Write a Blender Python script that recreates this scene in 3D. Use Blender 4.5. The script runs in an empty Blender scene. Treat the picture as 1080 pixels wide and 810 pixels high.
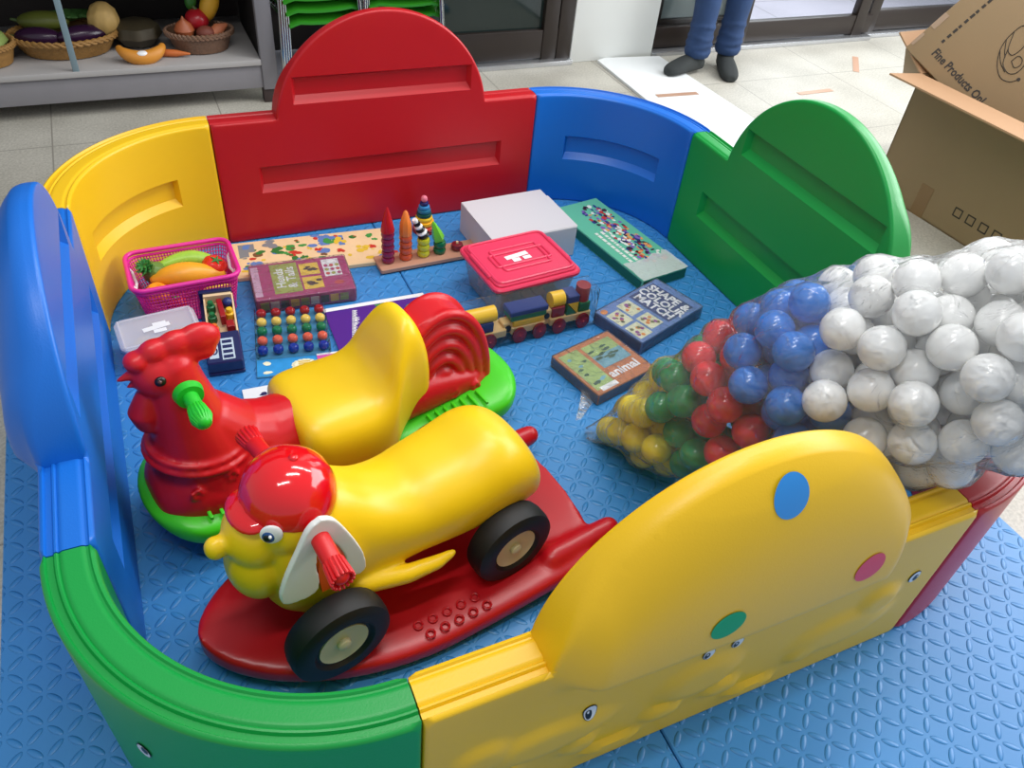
import bpy, bmesh, math, random
from mathutils import Vector, Matrix, noise
from mathutils.geometry import delaunay_2d_cdt
random.seed(7)
C = bpy.context.scene.collection
PI = math.pi
sin, cos, sqrt = math.sin, math.cos, math.sqrt
# ------------------------------------------------------------------ camera
CAM = Vector((-0.66159, -1.35939, 1.36915)); YAW, PIT, ROL, FPX = 0.49247, 0.72743, 0.11538, 836.73
Fv = Vector((sin(YAW)*cos(PIT), cos(YAW)*cos(PIT), -sin(PIT)))
R0 = Vector((cos(YAW), -sin(YAW), 0)); U0 = R0.cross(Fv)
Rv = R0*cos(ROL)+U0*sin(ROL); Uv = U0*cos(ROL)-R0*sin(ROL)
def at(u, v, z=0.0):
    d = Fv+Rv*((u-540)/FPX)-Uv*((v-405)/FPX)
    return CAM+d*((z-CAM.z)/d.z)
cd = bpy.data.cameras.new('camera'); co = bpy.data.objects.new('camera', cd); C.objects.link(co)
M = Matrix.Identity(4)
for i in range(3):
    M[i][0] = Rv[i]; M[i][1] = Uv[i]; M[i][2] = -Fv[i]; M[i][3] = CAM[i]
co.matrix_world = M
cd.sensor_width = 36; cd.lens = FPX/1080*36; cd.clip_start = .02
bpy.context.scene.camera = co
# ------------------------------------------------------------------ materials
def lin(c):
    return tuple(((x/255)/12.92 if x/255 <= .04045 else ((x/255+.055)/1.055)**2.4) for x in c)
def nt(name):
    m = bpy.data.materials.new(name); m.use_nodes = True
    return m, m.node_tree.nodes, m.node_tree.links, m.node_tree.nodes['Principled BSDF']
MC = {}
def mat(name, rgb=None, rough=.4, metal=0, spec=.5, bump=0, bscale=200, coat=0, var=0, vscale=6, alpha=1, trans=0, emit=0):
    if name in MC: return MC[name]
    m, N, L, P = nt(name)
    c = lin(rgb)
    P.inputs['Base Color'].default_value = (*c, 1)
    P.inputs['Roughness'].default_value = rough; P.inputs['Metallic'].default_value = metal
    P.inputs['Specular IOR Level'].default_value = spec
    P.inputs['Coat Weight'].default_value = coat; P.inputs['Coat Roughness'].default_value = .12
    P.inputs['Alpha'].default_value = alpha; P.inputs['Transmission Weight'].default_value = trans
    if emit:
        P.inputs['Emission Color'].default_value = (*c, 1); P.inputs['Emission Strength'].default_value = emit
    tc = N.new('ShaderNodeTexCoord')
    if bump:
        n = N.new('ShaderNodeTexNoise'); n.inputs['Scale'].default_value = bscale; n.inputs['Detail'].default_value = 3
        b = N.new('ShaderNodeBump'); b.inputs['Strength'].default_value = bump; b.inputs['Distance'].default_value = .002
        L.new(tc.outputs['Object'], n.inputs['Vector']); L.new(n.outputs['Fac'], b.inputs['Height']); L.new(b.outputs['Normal'], P.inputs['Normal'])
    if var:
        n = N.new('ShaderNodeTexNoise'); n.inputs['Scale'].default_value = vscale; n.inputs['Detail'].default_value = 4
        r = N.new('ShaderNodeMix'); r.data_type = 'RGBA'
        r.inputs[6].default_value = (*[x*(1-var) for x in c], 1); r.inputs[7].default_value = (*[min(1, x*(1+var)) for x in c], 1)
        L.new(tc.outputs['Object'], n.inputs['Vector']); L.new(n.outputs['Fac'], r.inputs[0]); L.new(r.outputs[2], P.inputs['Base Color'])
    MC[name] = m
    return m
def film(name, tint=(1, 1, 1), gloss=.35, haze=.06, rough=.08, bscale=14, bstr=.6, bdist=.01, stretch=(1, 1, 1)):
    m, N, L, P = nt(name); N.remove(P); out = N['Material Output']
    tr = N.new('ShaderNodeBsdfTransparent'); tr.inputs[0].default_value = (*tint, 1)
    gl = N.new('ShaderNodeBsdfGlossy'); gl.inputs['Roughness'].default_value = rough
    df = N.new('ShaderNodeBsdfDiffuse'); df.inputs[0].default_value = (.85, .87, .88, 1)
    lw = N.new('ShaderNodeLayerWeight'); lw.inputs[0].default_value = gloss
    m1 = N.new('ShaderNodeMixShader'); m2 = N.new('ShaderNodeMixShader'); m2.inputs[0].default_value = haze
    tc = N.new('ShaderNodeTexCoord'); mp = N.new('ShaderNodeMapping'); mp.inputs['Scale'].default_value = stretch
    n = N.new('ShaderNodeTexNoise'); n.inputs['Scale'].default_value = bscale; n.inputs['Detail'].default_value = 5; n.inputs['Distortion'].default_value = 1.2
    b = N.new('ShaderNodeBump'); b.inputs['Strength'].default_value = bstr; b.inputs['Distance'].default_value = bdist
    L.new(tc.outputs['Object'], mp.inputs[0]); L.new(mp.outputs[0], n.inputs['Vector']); L.new(n.outputs['Fac'], b.inputs['Height'])
    for s in (gl, df): L.new(b.outputs[0], s.inputs['Normal'])
    L.new(b.outputs[0], lw.inputs['Normal'])
    L.new(lw.outputs['Fresnel'], m1.inputs[0]); L.new(tr.outputs[0], m1.inputs[1]); L.new(gl.outputs[0], m1.inputs[2])
    L.new(m1.outputs[0], m2.inputs[1]); L.new(df.outputs[0], m2.inputs[2]); L.new(m2.outputs[0], out.inputs['Surface'])
    return m
PLR = dict(rough=.38, bump=.12, bscale=350)
RED = mat('red_plastic', (186, 14, 26), **PLR)
YEL = mat('yellow_plastic', (240, 192, 22), **PLR)
GRN = mat('green_plastic', (8, 150, 62), **PLR)
BLU = mat('blue_plastic', (12, 106, 204), **PLR)
TRED = mat('rocker_red', (205, 20, 30), rough=.36, bump=.06)
TYEL = mat('rocker_yellow', (246, 204, 24), rough=.34, bump=.05)
TGRN = mat('rocker_green', (70, 205, 30), rough=.35)
WHITE = mat('white', (240, 240, 240), rough=.5)
BLACK = mat('black', (12, 12, 12), rough=.35)
INK = mat('ink', (48, 40, 34), rough=.7)
GLOSSRED = mat('cap_red', (222, 12, 22), rough=.1, coat=.6)
# ------------------------------------------------------------------ mesh builder
class MB:
    def __init__(s): s.v = []; s.f = []; s.m = []; s.stack = Matrix.Identity(4)
    def add(s, vs, fs, m=0, T=None):
        T = s.stack @ (T or Matrix.Identity(4)); o = len(s.v)
        s.v += [tuple(T @ Vector(p)) for p in vs]; s.f += [[i+o for i in f] for f in fs]; s.m += [m]*len(fs)
        return s
    def box(s, c, d, m=0, T=None, bev=0, seg=2):
        bm = bmesh.new(); bmesh.ops.create_cube(bm, size=1)
        for v in bm.verts: v.co = Vector((v.co.x*d[0], v.co.y*d[1], v.co.z*d[2]))
        if bev: bmesh.ops.bevel(bm, geom=bm.edges[:], offset=bev, segments=seg, profile=.5, affect='EDGES')
        X = (T or Matrix.Identity(4)) @ Matrix.Translation(c)
        bm.verts.index_update()
        s.add([v.co for v in bm.verts], [[v.index for v in f.verts] for f in bm.faces], m, X); bm.free(); return s
    def lathe(s, prof, n=32, m=0, T=None, ridge=None):
        vs = []; fs = []
        for (r, z) in prof:
            for k in range(n):
                a = 2*PI*k/n; rr = r*(1+(ridge(a, z) if ridge else 0)); vs.append((rr*cos(a), rr*sin(a), z))
        for i in range(len(prof)-1):
            for k in range(n):
                k2 = (k+1) % n; fs.append([i*n+k, i*n+k2, (i+1)*n+k2, (i+1)*n+k])
        fs.append(list(range(n))[::-1]); fs.append([(len(prof)-1)*n+k for k in range(n)])
        return s.add(vs, fs, m, T)
    def cyl(s, a, b, r, n=20, m=0, r2=None, bev=.0):
        return s.tube([a, b], [r, r if r2 is None else r2], n, m)
    def ell(s, c, r, m=0, T=None, n=24, k=14):
        vs = [(0, 0, -1)]; fs = []
        for i in range(1, k):
            t = -PI/2+PI*i/k
            for j in range(n): a = 2*PI*j/n; vs.append((cos(t)*cos(a), cos(t)*sin(a), sin(t)))
        vs.append((0, 0, 1)); e = len(vs)-1
        for j in range(n):
            fs.append([0, 1+(j+1) % n, 1+j]); fs.append([e, 1+(k-2)*n+j, 1+(k-2)*n+(j+1) % n])
        for i in range(k-2):
            for j in range(n): fs.append([1+i*n+j, 1+i*n+(j+1) % n, 1+(i+1)*n+(j+1) % n, 1+(i+1)*n+j])
        X = (T or Matrix.Identity(4)) @ Matrix.Translation(c) @ Matrix.Diagonal((*r, 1)) if not isinstance(r, (int, float)) else (T or Matrix.Identity(4)) @ Matrix.Translation(c) @ Matrix.Scale(r, 4)
        return s.add(vs, fs, m, X)
    def tube(s, pts, rad, n=16, m=0, T=None, closed=False, dome=False, flat=1.0):
        P = [Vector(p) for p in pts]
        if isinstance(rad, (int, float)): rad = [rad]*len(P)
        rad = list(rad)
        if len(rad) != len(P):
            m0 = len(rad)-1; rad = [rad[min(m0, int(k*m0/(len(P)-1)))]+(rad[min(m0, int(k*m0/(len(P)-1))+1)]-rad[min(m0, int(k*m0/(len(P)-1)))])*((k*m0/(len(P)-1)) % 1) for k in range(len(P))]
        if dome:
            a = (P[0]-P[1]).normalized(); b = (P[-1]-P[-2]).normalized(); r0 = rad[0]; r1 = rad[-1]
            pre = [(P[0]+a*r0*sin(t), max(r0*cos(t), 1e-4)) for t in (PI/2*.98, 1.25, .9, .5)]
            post = [(P[-1]+b*r1*sin(t), max(r1*cos(t), 1e-4)) for t in (.5, .9, 1.25, PI/2*.98)]
            P = [p for p, _ in pre]+P+[p for p, _ in post]; rad = [r for _, r in pre]+rad+[r for _, r in post]
        N = len(P); vs = []; fs = []; up = None
        for i in range(N):
            if closed: t = (P[(i+1) % N]-P[i-1]).normalized()
            else: t = (P[min(i+1, N-1)]-P[max(i-1, 0)]).normalized()
            if up is None:
                up = Vector((0, 0, 1)) if abs(t.z) < .9 else Vector((1, 0, 0))
            up = (up-t*up.dot(t)).normalized(); sd = t.cross(up)
            for k in range(n):
                a = 2*PI*k/n; vs.append(P[i]+(up*cos(a)+sd*sin(a)*flat)*rad[i])
        for i in range(N if closed else N-1):
            j = (i+1) % N
            for k in range(n): k2 = (k+1) % n; fs.append([i*n+k, j*n+k, j*n+k2, i*n+k2])
        if not closed: fs.append(list(range(n))); fs.append([(N-1)*n+k for k in range(n)][::-1])
        return s.add(vs, fs, m, T)
    def prism(s, out, z0, z1, m=0, T=None, mtop=None):
        n = len(out); vs = [(x, y, z0) for x, y in out]+[(x, y, z1) for x, y in out]
        s.add(vs, [[k, (k+1) % n, n+(k+1) % n, n+k] for k in range(n)]+[list(range(n))[::-1]], m, T)
        return s.add(vs, [[n+k for k in range(n)]], m if mtop is None else mtop, T)
    def loft(s, secs, n=40, m=0, T=None, ex=2.6):   # secs: (x, zb, zt, hw[, ycentre])
        vs = []; fs = []
        for q in secs:
            x, zb, zt, hw = q[:4]; yc = q[4] if len(q) > 4 else 0; zc = (zb+zt)/2; hh = (zt-zb)/2
            for k in range(n):
                a = 2*PI*k/n; ca, sa = cos(a), sin(a)
                vs.append((x, yc+hw*math.copysign(abs(ca)**(2/ex), ca), zc+hh*math.copysign(abs(sa)**(2/ex), sa)))
        for i in range(len(secs)-1):
            for k in range(n): k2 = (k+1) % n; fs.append([i*n+k, i*n+k2, (i+1)*n+k2, (i+1)*n+k])
        fs.append(list(range(n))[::-1]); fs.append([(len(secs)-1)*n+k for k in range(n)])
        return s.add(vs, fs, m, T)
    def rr(s, w, d, r, z0, z1, b=.002, m=0, T=None, taper=1.0, seg=6, mtop=None):   # rounded-corner block, bevelled rims
        def ring(w, d, r):
            o = []; r = min(r, w/2-1e-4, d/2-1e-4)
            for cx, cy, a0 in ((w/2-r, d/2-r, 0), (-w/2+r, d/2-r, PI/2), (-w/2+r, -d/2+r, PI), (w/2-r, -d/2+r, 1.5*PI)):
                for k in range(seg+1): a = a0+PI/2*k/seg; o.append((cx+r*cos(a), cy+r*sin(a)))
            return o
        lev = [(z0, -b, taper), (z0+b, 0, taper), (z1-b, 0, 1), (z1, -b, 1)]
        n = 4*(seg+1); vs = []
        for z, g, t in lev: vs += [(x*t, y*t, z) for x, y in ring(w+2*g, d+2*g, max(r+g, 5e-4))]
        fs = [[i*n+k, i*n+(k+1) % n, (i+1)*n+(k+1) % n, (i+1)*n+k] for i in range(3) for k in range(n)]+[list(range(n))[::-1]]
        s.add(vs, fs, m, T); return s.add(vs, [[3*n+k for k in range(n)]], m if mtop is None else mtop, T)
    def disc(s, c, rx, ry, m=0, T=None, n=20, wob=0):
        vs = [(c[0]+rx*cos(2*PI*k/n)*(1+random.uniform(-wob, wob)), c[1]+ry*sin(2*PI*k/n)*(1+random.uniform(-wob, wob)), c[2]) for k in range(n)]
        return s.add(vs, [list(range(n))], m, T)
    def rect(s, x0, y0, x1, y1, z, m=0, T=None):
        return s.add([(x0, y0, z), (x1, y0, z), (x1, y1, z), (x0, y1, z)], [[0, 1, 2, 3]], m, T)
    def text(s, body, size, x, y, z, m=0, rot=0, T=None, bold=.0, align='CENTER', sx=1, thick=.0002):
        cu = bpy.data.curves.new('t', 'FONT'); cu.body = body; cu.size = size; cu.align_x = align; cu.align_y = 'CENTER'
        cu.offset = bold*size; cu.extrude = thick; cu.resolution_u = 2; cu.space_line = .85
        o = bpy.data.objects.new('t', cu); C.objects.link(o); bpy.context.view_layer.update()
        me = bpy.data.meshes.new_from_object(o.evaluated_get(bpy.context.evaluated_depsgraph_get()))
        X = (T or Matrix.Identity(4)) @ Matrix.Translation((x, y, z)) @ Matrix.Rotation(rot, 4, 'Z') @ Matrix.Diagonal((sx, 1, 1, 1))
        s.add([v.co for v in me.vertices], [list(p.vertices) for p in me.polygons], m, X)
        bpy.data.objects.remove(o); bpy.data.curves.remove(cu); bpy.data.meshes.remove(me); return s
    def mesh(s, name, merge=0):
        me = bpy.data.meshes.new(name); me.from_pydata(s.v, [], s.f)
        for p, k in zip(me.polygons, s.m): p.material_index = k
        if merge:
            bm = bmesh.new(); bm.from_mesh(me); bmesh.ops.remove_doubles(bm, verts=bm.verts, dist=merge)
            bmesh.ops.recalc_face_normals(bm, faces=bm.faces); bm.to_mesh(me); bm.free()
        return me
    def build(s, name, mats, parent=None, angle=40, merge=0, label=None):
        me = s.mesh(name, merge)
        for m in (mats if isinstance(mats, (list, tuple)) else [mats]): me.materials.append(m)
        me.polygons.foreach_set('use_smooth', [True]*len(me.polygons)); me.update()
        me.set_sharp_from_angle(angle=math.radians(angle))
        o = bpy.data.objects.new(name, me); C.objects.link(o)
        if parent: o.parent = parent
        if label: o['label'] = label
        return o
    def fuse(s, name, mats, parent=None, voxel=.004, smooth=8, label=None):
        me = s.mesh(name); o = bpy.data.objects.new('tmp', me); C.objects.link(o)
        r = o.modifiers.new('r', 'REMESH'); r.mode = 'VOXEL'; r.voxel_size = voxel
        q = o.modifiers.new('s', 'SMOOTH'); q.factor = .6; q.iterations = smooth
        bpy.context.view_layer.update()
        nm = bpy.data.meshes.new_from_object(o.evaluated_get(bpy.context.evaluated_depsgraph_get()))
        bpy.data.objects.remove(o); nm.name = name; nm.materials.clear()
        for m in (mats if isinstance(mats, (list, tuple)) else [mats]): nm.materials.append(m)
        for p in nm.polygons: p.use_smooth = True; p.material_index = 0
        o = bpy.data.objects.new(name, nm); C.objects.link(o)
        if parent: o.parent = parent
        if label: o['label'] = label
        return o
def tag(o, label, cat, group=None, kind=None):
    if label: o['label'] = label
    if cat: o['category'] = cat
    if group: o['group'] = group
    if kind: o['kind'] = kind
    return o
def thing(name, label, cat, loc=(0, 0, 0), rz=0, group=None):
    o = bpy.data.objects.new(name, None); C.objects.link(o); o.location = loc; o.rotation_euler = (0, 0, rz); o.empty_display_size = .05
    return tag(o, label, cat, group)
def struct(o): o['kind'] = 'structure'; return o
def T3(x, y, z, rx=0, ry=0, rz=0):
    return Matrix.Translation((x, y, z)) @ Matrix.Rotation(rz, 4, 'Z') @ Matrix.Rotation(ry, 4, 'Y') @ Matrix.Rotation(rx, 4, 'X')
def sstep(a, b, x):
    t = min(1, max(0, (x-a)/(b-a))); return t*t*(3-2*t)
# ------------------------------------------------------------------ lights & world
FZ = -.025
w = bpy.data.worlds.new('world'); bpy.context.scene.world = w; w.use_nodes = True
w.node_tree.nodes['Background'].inputs[0].default_value = (.86, .92, 1, 1); w.node_tree.nodes['Background'].inputs[1].default_value = .42
def area(name, loc, target, sx, sy, power, col):
    l = bpy.data.lights.new(name, 'AREA'); l.shape = 'RECTANGLE'; l.size = sx; l.size_y = sy; l.energy = power; l.color = col
    o = bpy.data.objects.new(name, l); C.objects.link(o); o.location = loc
    o.rotation_euler = (Vector(target)-Vector(loc)).to_track_quat('-Z', 'Y').to_euler(); return o
area('window_daylight', (4.0, -.3, 1.9), (.8, -.3, .1), 3.6, 2.8, 165, (.96, .98, 1))
area('door_daylight', (2.9, 2.9, 1.5), (1.6, .8, .0), 2.2, 2.2, 40, (.96, .98, 1))
for lx, ly in ((.2, -.2), (.9, .6), (2.2, .6), (-.9, -1.0)):
    area('ceiling_tube', (lx, ly, 2.9), (lx, ly, 0), 1.2, .12, 16, (1, .98, .95))
sc = bpy.context.scene
sc.view_settings.view_transform = 'Standard'; sc.view_settings.look = 'None'; sc.view_settings.gamma = 1; sc.view_settings.use_curve_mapping = False
sc.view_settings.exposure = .3
# ------------------------------------------------------------------ floor and mats
def math_node(N, L, op, a, b=None, c=None):
    n = N.new('ShaderNodeMath'); n.operation = op
    for i, x in enumerate((a, b, c)):
        if x is None: continue
        if isinstance(x, (int, float)): n.inputs[i].default_value = x
        else: L.new(x, n.inputs[i])
    return n.outputs[0]
def floor_mat(name, c1, c2, grout, pitch, ox=0, oy=0, rough=.45):
    m, N, L, P = nt(name)
    tc = N.new('ShaderNodeTexCoord'); sp = N.new('ShaderNodeSeparateXYZ'); L.new(tc.outputs['Object'], sp.inputs[0])
    n = N.new('ShaderNodeTexNoise'); n.inputs['Scale'].default_value = 3; n.inputs['Detail'].default_value = 8
    n2 = N.new('ShaderNodeTexNoise'); n2.inputs['Scale'].default_value = 120; n2.inputs['Detail'].default_value = 3
    L.new(tc.outputs['Object'], n.inputs[0]); L.new(tc.outputs['Object'], n2.inputs[0])
    f = math_node(N, L, 'MULTIPLY_ADD', n2.outputs[0], .5, math_node(N, L, 'MULTIPLY', n.outputs[0], .5))
    r = N.new('ShaderNodeValToRGB'); r.color_ramp.elements[0].position = .35; r.color_ramp.elements[1].position = .62
    r.color_ramp.elements[0].color = (*lin(c1), 1); r.color_ramp.elements[1].color = (*lin(c2), 1); L.new(f, r.inputs[0])
    def line(o, off):
        a = math_node(N, L, 'FRACT', math_node(N, L, 'DIVIDE', math_node(N, L, 'ADD', o, off), pitch))
        return math_node(N, L, 'LESS_THAN', a, .005/pitch)
    g = math_node(N, L, 'MAXIMUM', line(sp.outputs[0], ox), line(sp.outputs[1], oy))
    mx = N.new('ShaderNodeMix'); mx.data_type = 'RGBA'; L.new(g, mx.inputs[0]); L.new(r.outputs[0], mx.inputs[6]); mx.inputs[7].default_value = (*lin(grout), 1)
    L.new(mx.outputs[2], P.inputs['Base Color']); P.inputs['Roughness'].default_value = rough
    return m
FLOOR = floor_mat('terrazzo_floor', (160, 156, 144), (200, 196, 184), (146, 141, 131), .6, .38, .1)
OUTF = floor_mat('outdoor_tiles', (176, 172, 184), (190, 186, 198), (110, 108, 118), .8, .2, .3)
struct(MB().rect(-4, -4, 6, 2.16, FZ).build('floor', FLOOR))
struct(MB().rect(-4, 2.16, 9, 9, FZ-.03).build('terrace_ground', OUTF))
def diamond_mat():
    m, N, L, P = nt('eva_foam_mat')
    P.inputs['Base Color'].default_value = (*lin((56, 136, 202)), 1); P.inputs['Roughness'].default_value = .42; P.inputs['Specular IOR Level'].default_value = .6
    tc = N.new('ShaderNodeTexCoord'); sp = N.new('ShaderNodeSeparateXYZ'); L.new(tc.outputs['Object'], sp.inputs[0])
    p = .030
    u = math_node(N, L, 'DIVIDE', sp.outputs[0], p); v = math_node(N, L, 'DIVIDE', sp.outputs[1], p)
    fl = lambda x: math_node(N, L, 'FLOOR', x)
    fu = math_node(N, L, 'SUBTRACT', math_node(N, L, 'FRACT', u), .5); fv = math_node(N, L, 'SUBTRACT', math_node(N, L, 'FRACT', v), .5)
    par = math_node(N, L, 'ABSOLUTE', math_node(N, L, 'MODULO', math_node(N, L, 'ADD', fl(u), fl(v)), 2))
    sg = math_node(N, L, 'MULTIPLY_ADD', par, 2, -1)
    sv = math_node(N, L, 'MULTIPLY', fv, sg)
    a = math_node(N, L, 'ADD', fu, sv); b = math_node(N, L, 'SUBTRACT', fu, sv)
    a2 = math_node(N, L, 'POWER', math_node(N, L, 'ABSOLUTE', math_node(N, L, 'DIVIDE', a, .74)), 2)
    b2 = math_node(N, L, 'POWER', math_node(N, L, 'ABSOLUTE', math_node(N, L, 'DIVIDE', b, .27)), 2)
    h = math_node(N, L, 'MAXIMUM', math_node(N, L, 'SUBTRACT', 1, math_node(N, L, 'ADD', a2, b2)), 0)
    h = math_node(N, L, 'POWER', h, .5)
    bp = N.new('ShaderNodeBump'); bp.inputs['Strength'].default_value = 1; bp.inputs['Distance'].default_value = .0028
    L.new(h, bp.inputs['Height']); L.new(bp.outputs[0], P.inputs['Normal'])
    return m
MATM = diamond_mat()
xs = [-1.095, -.053, .975]; ys = [-1.73, -.69, .335, 1.36]
lab = {(0, 0): 'blue foam floor tile in the near left, outside the green pen corner', (1, 0): 'blue foam floor tile in front of the yellow dotted pen panel',
       (0, 1): 'blue foam floor tile under the two ride-on rockers and blue panel', (1, 1): 'blue foam floor tile under the bag of balls and orange game box',
       (0, 2): 'blue foam floor tile under the fruit basket and wooden peg puzzle', (1, 2): 'blue foam floor tile under the white carton and pink lidded box'}
for i in range(2):
    for j in range(3):
        w_, d_ = xs[i+1]-xs[i]-.003, ys[j+1]-ys[j]-.003
        o = MB().rr(w_, d_, .004, FZ, 0, .0025).build('foam_mat_tile', MATM)
        o.location = ((xs[i]+xs[i+1])/2, (ys[j]+ys[j+1])/2, 0)
        tag(o, lab[(i, j)], 'foam mat', 'interlocking blue foam floor tiles')
# ------------------------------------------------------------------ play pen
LL, RR, HH, TT = 1.0, .35621, .376, .0745
AR, AZ = .322, .335
AIN = LL/2+RR
def ztop(x): return AZ+sqrt(max(AR*AR-x*x, 0)) if abs(x) < AR else HH
def outline_straight():
    o = []; L2 = LL/2-.001; st = .012
    def seg(a, b):
        n = max(1, int((Vector(b)-Vector(a)).length/st)); return [(a[0]+(b[0]-a[0])*k/n, a[1]+(b[1]-a[1])*k/n) for k in range(n)]
    xa = sqrt(AR**2-(HH-AZ)**2); a0 = math.asin((HH-AZ)/AR)
    o += seg((-L2, 0), (L2, 0)); o += seg((L2, 0), (L2, HH)); o += seg((L2, HH), (xa, HH))
    n = 84; o += [(AR*cos(a0+(PI-2*a0)*k/n), AZ+AR*sin(a0+(PI-2*a0)*k/n)) for k in range(n)]
    o += seg((-xa, HH), (-L2, HH)); o += seg((-L2, HH), (-L2, 0)); return o
def outline_corner():
    o = []; S = RR*PI/2; st = .012
    def seg(a, b):
        n = max(1, int((Vector(b)-Vector(a)).length/st)); return [(a[0]+(b[0]-a[0])*k/n, a[1]+(b[1]-a[1])*k/n) for k in range(n)]
    e = .001
    for a, b in (((e, 0), (S-e, 0)), ((S-e, 0), (S-e, HH)), ((S-e, HH), (e, HH)), ((e, HH), (e, 0))): o += seg(a, b)
    return o
class Seg2:
    def __init__(s, out):
        s.o = out; s.n = len(out)
    def dist(s, x, z):
        best = 9
        for i in range(s.n):
            ax, az = s.o[i]; bx, bz = s.o[(i+1) % s.n]; dx, dz = bx-ax, bz-az
            t = ((x-ax)*dx+(z-az)*dz)/(dx*dx+dz*dz); t = 0 if t < 0 else 1 if t > 1 else t
            d = (x-ax-t*dx)**2+(z-az-t*dz)**2
            if d < best: best = d
        return sqrt(best)
def offset_in(out, d, D):
    n = len(out); r = []
    for i in range(n):
        a = Vector(out[i-1]); p = Vector(out[i]); b = Vector(out[(i+1) % n]); t = (b-a).normalized(); nn = Vector((-t.y, t.x))
        q = p+nn*d
        r.append((q.x, q.y))
    return [q for q in r if D(q[0], q[1]) > d*.8]
def inside(out, x, z):
    c = False; n = len(out); j = n-1
    for i in range(n):
        xi, zi = out[i]; xj, zj = out[j]
        if (zi > z) != (zj > z) and x < (xj-xi)*(z-zi)/(zj-zi)+xi: c = not c
        j = i
    return c
def rect_ring(x0, z0, x1, z1, st=.02):
    o = []
    for a, b in (((x0, z0), (x1, z0)), ((x1, z0), (x1, z1)), ((x1, z1), (x0, z1)), ((x0, z1), (x0, z0))):
        n = max(1, int(max(abs(b[0]-a[0]), abs(b[1]-a[1]))/st)); o += [(a[0]+(b[0]-a[0])*k/n, a[1]+(b[1]-a[1])*k/n) for k in range(n)]
    return o
def sheet(out, f, S, rings, grid, D, rnd):
    pts = list(out); edges = [(i, (i+1) % len(out)) for i in range(len(out))]
    for rg in rings:
        o = len(pts); pts += rg; edges += [(o+i, o+(i+1) % len(rg)) for i in range(len(rg))]
    for d in (rnd*.12, rnd*.4, rnd*.75, rnd*1.05): pts += offset_in(out, d, D)
    x0 = min(p[0] for p in out); x1 = max(p[0] for p in out); z1 = max(p[1] for p in out)
    nx = int((x1-x0)/grid); nz = int(z1/grid)
    for i in range(nx+1):
        for j in range(nz+1):
            x = x0+(i+.5*(j % 2))*grid; z = j*grid*.93+grid*.5
            if inside(out, x, z) and D(x, z) > rnd*1.4: pts.append((x, z))
    V, E_, F_, *_r = delaunay_2d_cdt([Vector(p) for p in pts], edges, [], 1, 1e-5)
    return [(v.x, f(v.x, v.y), v.y) for v in V], [list(q) for q in F_]
def recess_depth(x, z, recs):
    for (x0, z0, x1, z1) in recs:
        s = .010; sb = .020
        dx = min(x-x0, x1-x); dt = z1-z; db = z-z0
        if dx > 0 and dt > 0 and db > 0: return .017*min(1, dx/s, dt/s, db/sb)
    return 0
def rec_rings(recs):
    r = []
    for (x0, z0, x1, z1) in recs: r += [rect_ring(x0, z0, x1, z1), rect_ring(x0+.010, z0+.020, x1-.010, z1-.010)]
    return r
EMB = [(-.30, .13, .10, .05), (-.36, .19, .04, .035), (-.22, .10, .03, .025), (.02, .17, .07, .05), (-.04, .10, .035, .02), (.08, .10, .035, .02),
       (.30, .17, .10, .04), (.24, .11, .03, .025), (.38, .10, .035, .025), (.41, .20, .04, .035), (.17, .06, .05, .015), (-.12, .05, .05, .015)]
def bulge_t(x, z):     # outer face distance from the inner face; the pen panels swell out under the arch
    t = TT
    for (ex, ez, rx, rz) in EMB:
        q = ((x-ex)/rx)**2+((z-ez)/rz)**2
        if q < 1.9: t = max(t, TT+.010*sstep(1.9, .3, q))
    ax = abs(x)
    if ax < AR and z > .2:
        zt = ztop(x); z0 = .36
        w_ = max(0, (z-z0)/max(zt-z0, .012)) if z > z0 else 0
        full = TT+.038*sstep(AR, AR-.07, ax)
        if z > z0:
            k = (1-min(1, w_)**2.2)**.62
            base = TT*(.35+.65*(sstep(.24, AR, ax))**1.0)
            t = base+(full-base)*k
        else:
            zl = .318+.012*(x/AR)**2
            k = sstep(zl-.018, zl+.036, z)
            t = max(t, TT+(full-TT)*k)
    return t
RND = .007
def rnd_off(d): return RND-sqrt(max(RND*RND-(RND-min(d, RND))**2, 0))
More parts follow.
